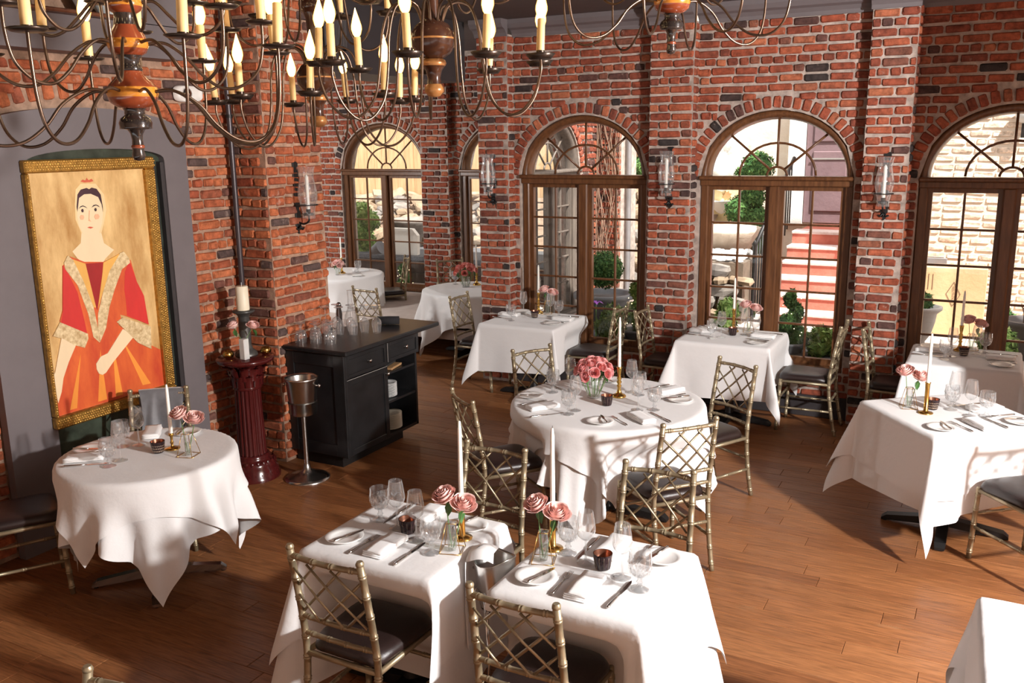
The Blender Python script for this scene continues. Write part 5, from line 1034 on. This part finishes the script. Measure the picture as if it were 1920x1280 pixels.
# red stairs up to the plum door
st = thing('garden_stairs', 'red painted outdoor stairs with pale worn treads climbing to the plum door', 'stairs', (0, 0, 0)); N = 8; sx0, sx1 = -2.30, -1.02
for i in range(N):
    y = 9.75 + .27 * i; z = .155 * (i + 1); part('step', MB().box(((sx0 + sx1) / 2, (y + 12.98) / 2, z - .0825 - .01), (sx1 - sx0, 12.98 - y, .145)), REDS, st); part('tread', MB().box(((sx0 + sx1) / 2, y + .13, z - .008), (sx1 - sx0 + .02, .30, .036), bev=.008), TREAD, st)
YT = 9.75 + .27 * N
ZTOP = .155 * N
struct('wall_garden', MB().box((-2.6, YT + 1.25, 2.6), (3.3, .3, 5.2)), CREAM); struct('wall_garden_side', MB().box((1.6, 11.0, 2.6), (5.2, .3, 5.2)), CREAM)
W2_ = bpy.data.objects['wall_garden_side']; L_ = courses(-1.0, 1.6, .4, 3.6, step=.085, seed=91, head=0)
bm_ = brick_mat('cream_brick', [(0, (.78, .65, .52)), (.5, (.82, .70, .58)), (1, (.74, .60, .47))], 0)
bricks(W2_, (0, 10.856, 0), 0, L_, bm_, lambda e: abs(e[0] + .1) + abs(e[1] - 1.6), 300)
dr = struct('door_1', MB().box((-1.85, YT + 1.06, ZTOP + 1.15), (1.16, .06, 2.3)), PLUM)
for (x, z, w, h) in ((-2.12, ZTOP + .55, .44, .8), (-1.58, ZTOP + .55, .44, .8), (-2.12, ZTOP + 1.62, .44, 1.1), (-1.58, ZTOP + 1.62, .44, 1.1)): part('door_panel', MB().box((x, YT + 1.022, z), (w, .03, h), bev=.012), PLUM, dr)
part('door_trim', MB().box((-2.55, YT + 1.05, ZTOP + 1.2), (.22, .12, 2.5)), WHT, dr); part('door_trim', MB().box((-1.16, YT + 1.05, ZTOP + 1.2), (.22, .12, 2.5)), WHT, dr)
part('strap_hinge', MB().box((-1.85, YT + 1.0, ZTOP + .85), (1.0, .012, .02)), EDGEW, dr)
ra = thing('stair_railing', 'black wrought iron railing sloping along the red stairs', 'railing', (0, 0, 0)); rx = -2.44
part('newel', MB().lathe([(.022, 0), (.022, .86), (.035, .89), (.001, .94)], 12, T(rx, 10.3, .33)), BLACKM, ra)
part('handrail', MB().tube([(rx, 10.3, 1.19), (rx, YT + .3, 2.12)], .024, 8), BLACKM, ra)
for i in range(15):
    y = 10.42 + .12 * i; zb = .155 * max(0, (y - 9.75) / .27) - .05; part('baluster', MB().tube([(rx, y, zb), (rx, y, 1.19 + (y - 10.3) * .93 / (YT + .3 - 10.3))], .010, 6), BLACKM, ra)
# dry stone retaining wall with pebbles and a fountain basin on top
rw = struct('wall_retaining', MB().box((-2.98, 10.42, .68), (1.0, .9, .72)), gmat('dark_joint', (.12, .09, .07), (.2, .15, .11)))
def stone_mesh(seed, w, h, d):
    r = random.Random(seed); v = []
    for (x, y, z) in [(a, b, c) for a in (-1, 0, 1) for b in (-1, 1) for c in (-1, 0, 1)]: k = .5 if (x or z) else .5; v.append((x * w * k * r.uniform(.8, 1.05) * (1 if z == 0 else .88), y * d * .5 * (1 if x == 0 or z == 0 else .7) * r.uniform(.8, 1.1), z * h * k * r.uniform(.85, 1.05) * (1 if x == 0 else .85)))
    I = lambda a, b, c: (a * 2 + b) * 3 + c; f = []
    for a in (0, 1):
        for c in (0, 1): f += [(I(a, 0, c), I(a + 1, 0, c), I(a + 1, 0, c + 1), I(a, 0, c + 1)), (I(a, 1, c), I(a, 1, c + 1), I(a + 1, 1, c + 1), I(a + 1, 1, c))]
    for a in (0, 1): f += [(I(a, 0, 0), I(a, 1, 0), I(a + 1, 1, 0), I(a + 1, 0, 0)), (I(a, 0, 2), I(a + 1, 0, 2), I(a + 1, 1, 2), I(a, 1, 2)), (I(0, 0, a), I(0, 0, a + 1), I(0, 1, a + 1), I(0, 1, a)), (I(2, 0, a), I(2, 1, a), I(2, 1, a + 1), I(2, 0, a + 1))]
    return MB().add(v, f)
STM = [stone_mesh(i, 1, 1, 1).mesh('stone', STONE if i % 3 else STONEG) for i in range(8)]
z = .34
while z < 1.02:
    x = -3.48 + GR.uniform(0, .15); h = GR.uniform(.07, .15)
    while x < -2.62:
        w = GR.uniform(.14, .38); link('stone', GR.choice(STM), rw, (x + w / 2, 9.94 + GR.uniform(-.03, .03), z + h / 2), rot=(GR.uniform(-.1, .1), GR.uniform(-.12, .12), GR.uniform(-.1, .1)), scale=(w, GR.uniform(.1, .2), h * 1.05)); x += w + .008
    z += h + .006
mb = MB(); r_ = random.Random(4)
for i in range(170): s = r_.uniform(.03, .06); mb.lathe([(s * .5, -s * .3), (s, 0), (s * .5, s * .4), (.001, s * .45)], 7, Matrix.Translation((r_.uniform(-3.44, -2.54), r_.uniform(10.02, 10.85), 1.055 + r_.uniform(0, .02))) @ Matrix.Rotation(r_.uniform(0, 6), 4, 'Z') @ Matrix.Diagonal((1.2, .9, 1, 1)))
o = part('white_pebbles', mb, gmat('white_pebble', (.80, .78, .76), (.88, .86, .84)), None); o['kind'] = 'stuff'
o = tag(o, 'bed of rounded white pebbles above the dry stone wall', 'pebbles')
fb = thing('fountain_basin', 'cream scalloped stone fountain basin on the pebbles', 'basin', (-3.05, 11.3, 1.0)); part('bowl', MB().lathe([(.22, 0), (.32, .06), (.38, .2), (.42, .25), (.43, .30), (.38, .30), (.32, .24), (.001, .22)], 48, flute=(18, .06)), gmat('basin_stone', (.52, .42, .32), (.70, .60, .49)), fb)
wf = thing('wall_fountain', 'tiled wall fountain with a scalloped bowl and carved shell head', 'fountain', (-3.55, YT + 1.08, -.58)); part('tile_panel', MB().box((0, -.02, 2.0), (.72, .05, 1.7)), gmat('yellow_tile', (.72, .55, .25), (.84, .72, .46), 9), wf)
part('bowl', MB().lathe([(.001, -.14), (.05, -.12), (.14, -.04), (.2, .03), (.215, .05), (.18, .05), (.001, .0)], 32, T(.02, -.16, 2.05), flute=(9, .08)), WHT, wf); part('shell', MB().lathe([(.05, 0), (.2, .05), (.34, .02), (.36, -.02)], 36, Matrix.Translation((0, -.05, 2.72)) @ Matrix.Rotation(PI / 2, 4, 'X'), flute=(11, .16)), WHT, wf); part('mask', MB().lathe([(.001, -.1), (.07, -.08), (.09, 0), (.07, .08), (.001, .1)], 14, T(0, -.1, 2.32)), WHT, wf)
for (x, z_) in ((-.2, 2.2), (.06, 2.16), (-.22, 1.88), (.24, 1.9), (.0, 1.72), (.22, 2.42), (-.2, 2.5)): part('star_tile', MB().prism([((.075 if i % 2 else .05) * math.cos(PI * i / 8), (.075 if i % 2 else .05) * math.sin(PI * i / 8)) for i in range(16)], -.012, .0, Matrix.Translation((x, -.05, z_)) @ Matrix.Rotation(PI / 2, 4, 'X')), gmat('brown_glaze', (.40, .22, .10), (.5, .3, .14)) if 'brown_glaze' not in bpy.data.materials else bpy.data.materials['brown_glaze'], wf)
t = thing('pompom_topiary', 'tall pompom topiary tree beside the wall fountain', 'topiary', (-3.08, YT + .55, .0)); part('trunk', MB().tube([(0, 0, 0), (.02, 0, .8), (-.02, 0, 1.3)], .03, 8), BARK, t); part('trunk', MB().tube([(.03, 0, .4), (.12, 0, 1.2), (.15, 0, 1.75)], .022, 8), BARK, t); blobs('foliage', t, [(-.1, 0, 1.42, .2), (.14, 0, 1.32, .17), (.05, .05, 1.60, .18), (.12, 0, 1.98, .22), (-.06, 0, 1.86, .14), (.2, .05, .95, .14)], 2600, .05, FOL, 3)
# things close outside the windows
t = thing('ball_topiary', 'clipped box ball in a wide grey pot outside the middle-left window', 'topiary', (-3.86, 9.35, .36)); t['label'] = 'clipped box ball bush in a wide grey pot outside the window'
pot(t, .30, .36, POTG, 1.15); blobs('foliage', t, [(0, 0, .62, .205)], 2600, .03, FOL, 5)
for (x, y, l, s) in ((-3.24, 8.72, 'spiral evergreen topiary with fairy lights outside the ball bush window', 8), (-1.70, 8.78, 'spiral evergreen topiary with fairy lights before the red stairs', 9), (-7.62, 10.86, 'small spiral evergreen topiary outside the alcove window', 10)):
    t = thing('spiral_topiary', l, 'topiary', (x, y, .34 if s < 10 else .02)); pot(t, .14, .14, POTG); part('trunk', MB().tube([(0, 0, .12), (0, 0, .55)], .015, 6), BARK, t)
    blobs('foliage', t, [((.075 - .05 * q) * math.cos(q * 11), (.075 - .05 * q) * math.sin(q * 11), .17 + .44 * q, .105 - .06 * q) for q in [i / 13 for i in range(14)]], 3200, .03, FOLL if s == 8 else FOL, s)
    mb = MB(); r_ = random.Random(s)
    for i in range(26): q = r_.random(); a = r_.uniform(0, 6.28); mb.lathe([(.001, -.004), (.0045, 0), (.001, .004)], 6, T((.175 - .11 * q) * math.cos(a), (.175 - .11 * q) * math.sin(a), .17 + .44 * q))
    em = bpy.data.materials.get('fairy_light')
    if not em:
        em, nn, bb, L = mk('fairy_light'); setp(bb, emit=6.0); bb.inputs['Emission Color'].default_value = (1, .75, .35, 1)
    part('light_string', mb, em, t)
for i, (x, y, R, m, l) in enumerate(((-3.50, 8.62, .17, FOLL, 'loose light green shrub under the ball bush window'), (-3.02, 8.62, .12, FOL, 'low dark shrub at the foot of the spiral topiary'), (-1.36, 8.75, .13, FOLL, 'fresh yellow-green shrub below the red stairs'), (-2.55, 9.6, .16, FOLL, 'green shrub against the dry stone wall'), (-8.75, 11.45, .28, FOLL, 'tall bright green shrub outside the alcove window'), (.06, 10.55, .12, FOL, 'small green plant before the cream wall'), (.06, 9.1, .15, FOLL, 'light green shrub beside the dark planter'), (-9.2, 11.9, .26, FOLL, 'airy green bush behind the tall alcove shrub'))):
    t = thing('shrub', l, 'shrub', (x, y, .35)); part('stem', MB().tube([(0, 0, 0), (.02, 0, R)], .012, 6), BARK, t); h = R * (3 if 'tall' in l else (2.2 if 'airy' in l else 1))
    blobs('foliage', t, [(GR.uniform(-R, R) * .5, GR.uniform(-R, R) * .4, R * .6 + h * j / 5, R * GR.uniform(.45, .7)) for j in range(6)], 1500, .06, m, 20 + i)
t = thing('purple_flower', 'purple flower among the shrubs under the ball bush window', 'flower', (-3.62, 8.55, .12)); part('stem', MB().tube([(0, 0, 0), (0, 0, .62)], .006, 6), STEMG, t)
for i in range(6): a = i * PI / 3; part('petal', MB().add([(0, 0, .62), (.05 * math.cos(a - .4), .05 * math.sin(a - .4), .65), (.085 * math.cos(a), .085 * math.sin(a), .63), (.05 * math.cos(a + .4), .05 * math.sin(a + .4), .65)], [(0, 1, 2, 3)]), plain('purple_petal', (.35, .08, .5), .6) if i == 0 else bpy.data.materials['purple_petal'], t)
o = part('mulch_bed', MB().box((-2.3, 8.75, .29), (3.6, .8, .18), bev=.03), MULCH); o['kind'] = 'structure'
o = part('mulch_bed', MB().box((-8.2, 12.1, .52), (6.6, 2.0, .42), bev=.05), MULCH); o['kind'] = 'structure'
pe = thing('planter_edge', 'dark stained board edging of the mulch bed outside the alcove window', 'edging', (0, 0, 0))
for k in range(3): part('board', MB().box((-7.9, 11.08, .28 + .155 * k), (5.8, .06, .15), bev=.006), wood('dark_board', (.06, .04, .035), (.12, .085, .075), .6) if k == 0 else bpy.data.materials['dark_board'], pe)
# rubble slope, fence, vine-clad buttress
def rubble(n, x0, x1, y0, y1, zf, lab, grp, s0=.17, s1=.27, sp=.30):
    for i in range(n):
        nc = int((x1 - x0) / sp); nr = -(-n // nc); q = min(1, (i // nc + .5 + GR.uniform(-.12, .12)) / nr); x, y = x0 + (x1 - x0) * (i % nc + .5 + .5 * ((i // nc) % 2) - .25 + GR.uniform(-.1, .1)) / nc, y0 + (y1 - y0) * q; o = link('rock', GR.choice(STM), None, (x, y, zf(q)), rot=(GR.uniform(-.5, .5), GR.uniform(-.4, .4), GR.uniform(0, 6)), scale=(GR.uniform(s0, s1), GR.uniform(s0, s1) * .8, GR.uniform(.10, .2))); tag(o, lab, 'rock', grp)
struct('ground_slope', MB().add([(-5.6, 10.9, .36), (-3.6, 10.9, .36), (-3.6, 13.6, 1.62), (-5.6, 13.6, 1.62), (-12.5, 12.4, .72), (-5.6, 12.4, .72), (-5.6, 14.3, 1.4), (-12.5, 14.3, 1.4)], [(0, 1, 2, 3), (4, 5, 6, 7)]), gmat('earth', (.20, .13, .09), (.34, .24, .17)))
rubble(75, -5.4, -3.85, 11.0, 13.5, lambda q: .46 + 1.18 * q, 'rough tan rock in the rubble slope beyond the ball bush', 'rocks of the rubble slope')
rubble(70, -10.6, -7.0, 12.45, 14.1, lambda q: .80 + .66 * q, 'pale rock on the bank outside the alcove windows', 'rocks on the alcove bank', .24, .36, .38)
fe = thing('cedar_fence', 'tall honey-coloured cedar board fence behind the rock banks', 'fence', (0, 0, 0))
for i in range(62): part('board', MB().box((-14.6 + i * .182, 14.4 + GR.uniform(-.01, .01), 2.3), (.176, .03, 4.0)), FENCEW, fe)
t = thing('twin_ball_topiary', 'small pompom topiary in front of the cedar fence', 'topiary', (-5.18, 13.55, .98)); part('trunk', MB().tube([(0, 0, 0), (.1, 0, .8), (.2, 0, 1.5)], .025, 6), BARK, t); blobs('foliage', t, [(0, 0, .62, .16), (.18, 0, .98, .15), (.05, .05, 1.4, .13)], 1500, .05, FOL, 31)
bt = struct('wall_buttress', MB().box((-4.23, 10.55, 1.8), (.36, .5, 3.6)), MORTAR); bricks(bt, (0, 10.30, 0), 0, courses(-4.405, -4.055, .02, 3.5, seed=71, head=0), BRICK, limit=120)
vb = thing('dry_vine', 'tangle of leafless vine twigs climbing the brick buttress', 'vine', (0, 0, 0)); VM = plain('dry_twig', (.26, .16, .11), .9)
for k in range(22):
    x = GR.uniform(-4.32, -4.06); P = [(x, 10.262, .0)]; z = 0
    while z < 3.3: z += GR.uniform(.2, .5); x = max(-4.33, min(-4.04, x + GR.uniform(-.12, .12))); P.append((x, 10.262 - GR.uniform(0, .07), z))
    part('twig', MB().tube(catmull(P, 3), GR.uniform(.003, .007), 4), VM, vb)
t = thing('drain_pipe', 'grey downpipe running up beside the vine-clad buttress', 'pipe', (-4.0, 10.42, 0)); part('pipe', MB().lathe([(.032, 0), (.032, 3.6)], 14), plain('zinc', (.24, .22, .22), .5, .3), t)
o = thing('stone_basin', 'old stone bowl among the rocks outside the alcove', 'basin', (-8.35, 12.2, .72)); part('bowl', MB().lathe([(.12, 0), (.14, .15), (.3, .3), (.42, .42), (.43, .46), (.38, .46), (.001, .38)], 28), STONEG, o)
o = thing('stone_slab', 'pale upright stone slab in the mulch outside the alcove', 'slab', (-7.92, 11.3, .68), .2); part('slab', MB().prism([(-.24, 0), (.24, 0), (.25, .34), (.17, .44), (-.15, .45), (-.25, .36)], -.05, .05, Matrix.Rotation(PI / 2, 4, 'X')), WHT, o)
o = thing('garden_spotlight', 'grey garden spotlight lying in the mulch outside the alcove', 'light', (-8.35, 11.05, .78)); part('head', MB().lathe([(.03, 0), (.05, .02), (.1, .2), (.105, .22)], 16, Matrix.Rotation(1.2, 4, 'Y')), POTG, o)
# before the cream wall: cardboard box, urn, dark planter
bxm = gmat('cardboard', (.62, .38, .20), (.70, .46, .26), 3); o = thing('cardboard_box', 'tall cardboard carton with a printed diamond leaning on the cream wall', 'box', (-.40, 10.45, .36), .04); part('carton', MB().box((0, 0, .35), (.60, .30, .70), bev=.006), bxm, o)
ink = plain('box_ink', (.20, .12, .07), .9)
D_ = [(0, .125), (.066, 0), (0, -.125), (-.066, 0)]; mb = MB()
for i in range(4): a, b = D_[i], D_[(i + 1) % 4]; d = Vector((b[0] - a[0], b[1] - a[1])); n_ = Vector((-d.y, d.x)).normalized() * .0035; mb.add([(a[0] + n_.x, -.154, .43 + a[1] + n_.y), (b[0] + n_.x, -.154, .43 + b[1] + n_.y), (b[0] - n_.x, -.154, .43 + b[1] - n_.y), (a[0] - n_.x, -.154, .43 + a[1] - n_.y)], [(0, 1, 2, 3)])
part('printed_diamond', mb, ink, o)
tc = bpy.data.curves.new('printed_word', 'FONT'); tc.body = 'RELWIND'; tc.size = .038; tc.align_x = 'CENTER'; tc.align_y = 'CENTER'; tc.materials.append(ink); to = link('printed_word', tc); bpy.context.view_layer.update(); tm = bpy.data.meshes.new_from_object(to); bpy.data.objects.remove(to); tm.materials.clear(); tm.materials.append(ink); link('printed_word', tm, o, (.0, -.1545, .43), rot=(PI / 2, PI / 2, 0))
part('flap_line', MB().box((-.24, -.152, .55), (.006, .004, .16)).box((-.20, -.152, .55), (.006, .004, .16)), ink, o)
o = thing('metal_plate', 'small grey metal plate on the cream wall above the carton', 'plate', (-.63, 10.84, 1.045)); part('plate', MB().box((0, -.01, 0), (.26, .03, .09), bev=.004), plain('plate_grey', (.35, .34, .35), .4, .5), o)

o = thing('garden_urn', 'white footed urn beside the pier outside the cardboard box window', 'urn', (-.60, 9.2, .36)); part('urn', MB().lathe([(.10, 0), (.10, .05), (.05, .09), (.045, .14), (.09, .21), (.12, .33), (.13, .41), (.175, .45), (.175, .475), (.145, .475), (.11, .42), (.001, .41)], 28), POTW, o); blobs('plants', o, [(0, 0, .52, .08)], 300, .045, FOL, 41)
o = thing('dark_planter', 'dark round planter with dry stalks outside the cardboard box window', 'planter', (.30, 9.5, .36)); pot(o, .22, .36, plain('dark_clay', (.10, .085, .085), .7), 1.1)
for i in range(9): part('stalk', MB().tube([(GR.uniform(-.1, .1), GR.uniform(-.1, .1), .3), (GR.uniform(-.2, .2), GR.uniform(-.15, .15), .5)], .005, 5), VM, o)
o = thing('wall_lamp', 'round glass lamp on the cream wall above the planter', 'lamp', (.10, 10.76, 2.58)); part('globe', MB().lathe([(.001, -.1), (.07, -.07), (.1, 0), (.07, .07), (.001, .1)], 18), plain('milk_glass', (.6, .6, .58), .3), o); part('bracket', MB().box((0, .0, -.16), (.06, .06, .14)), BLACKM, o)
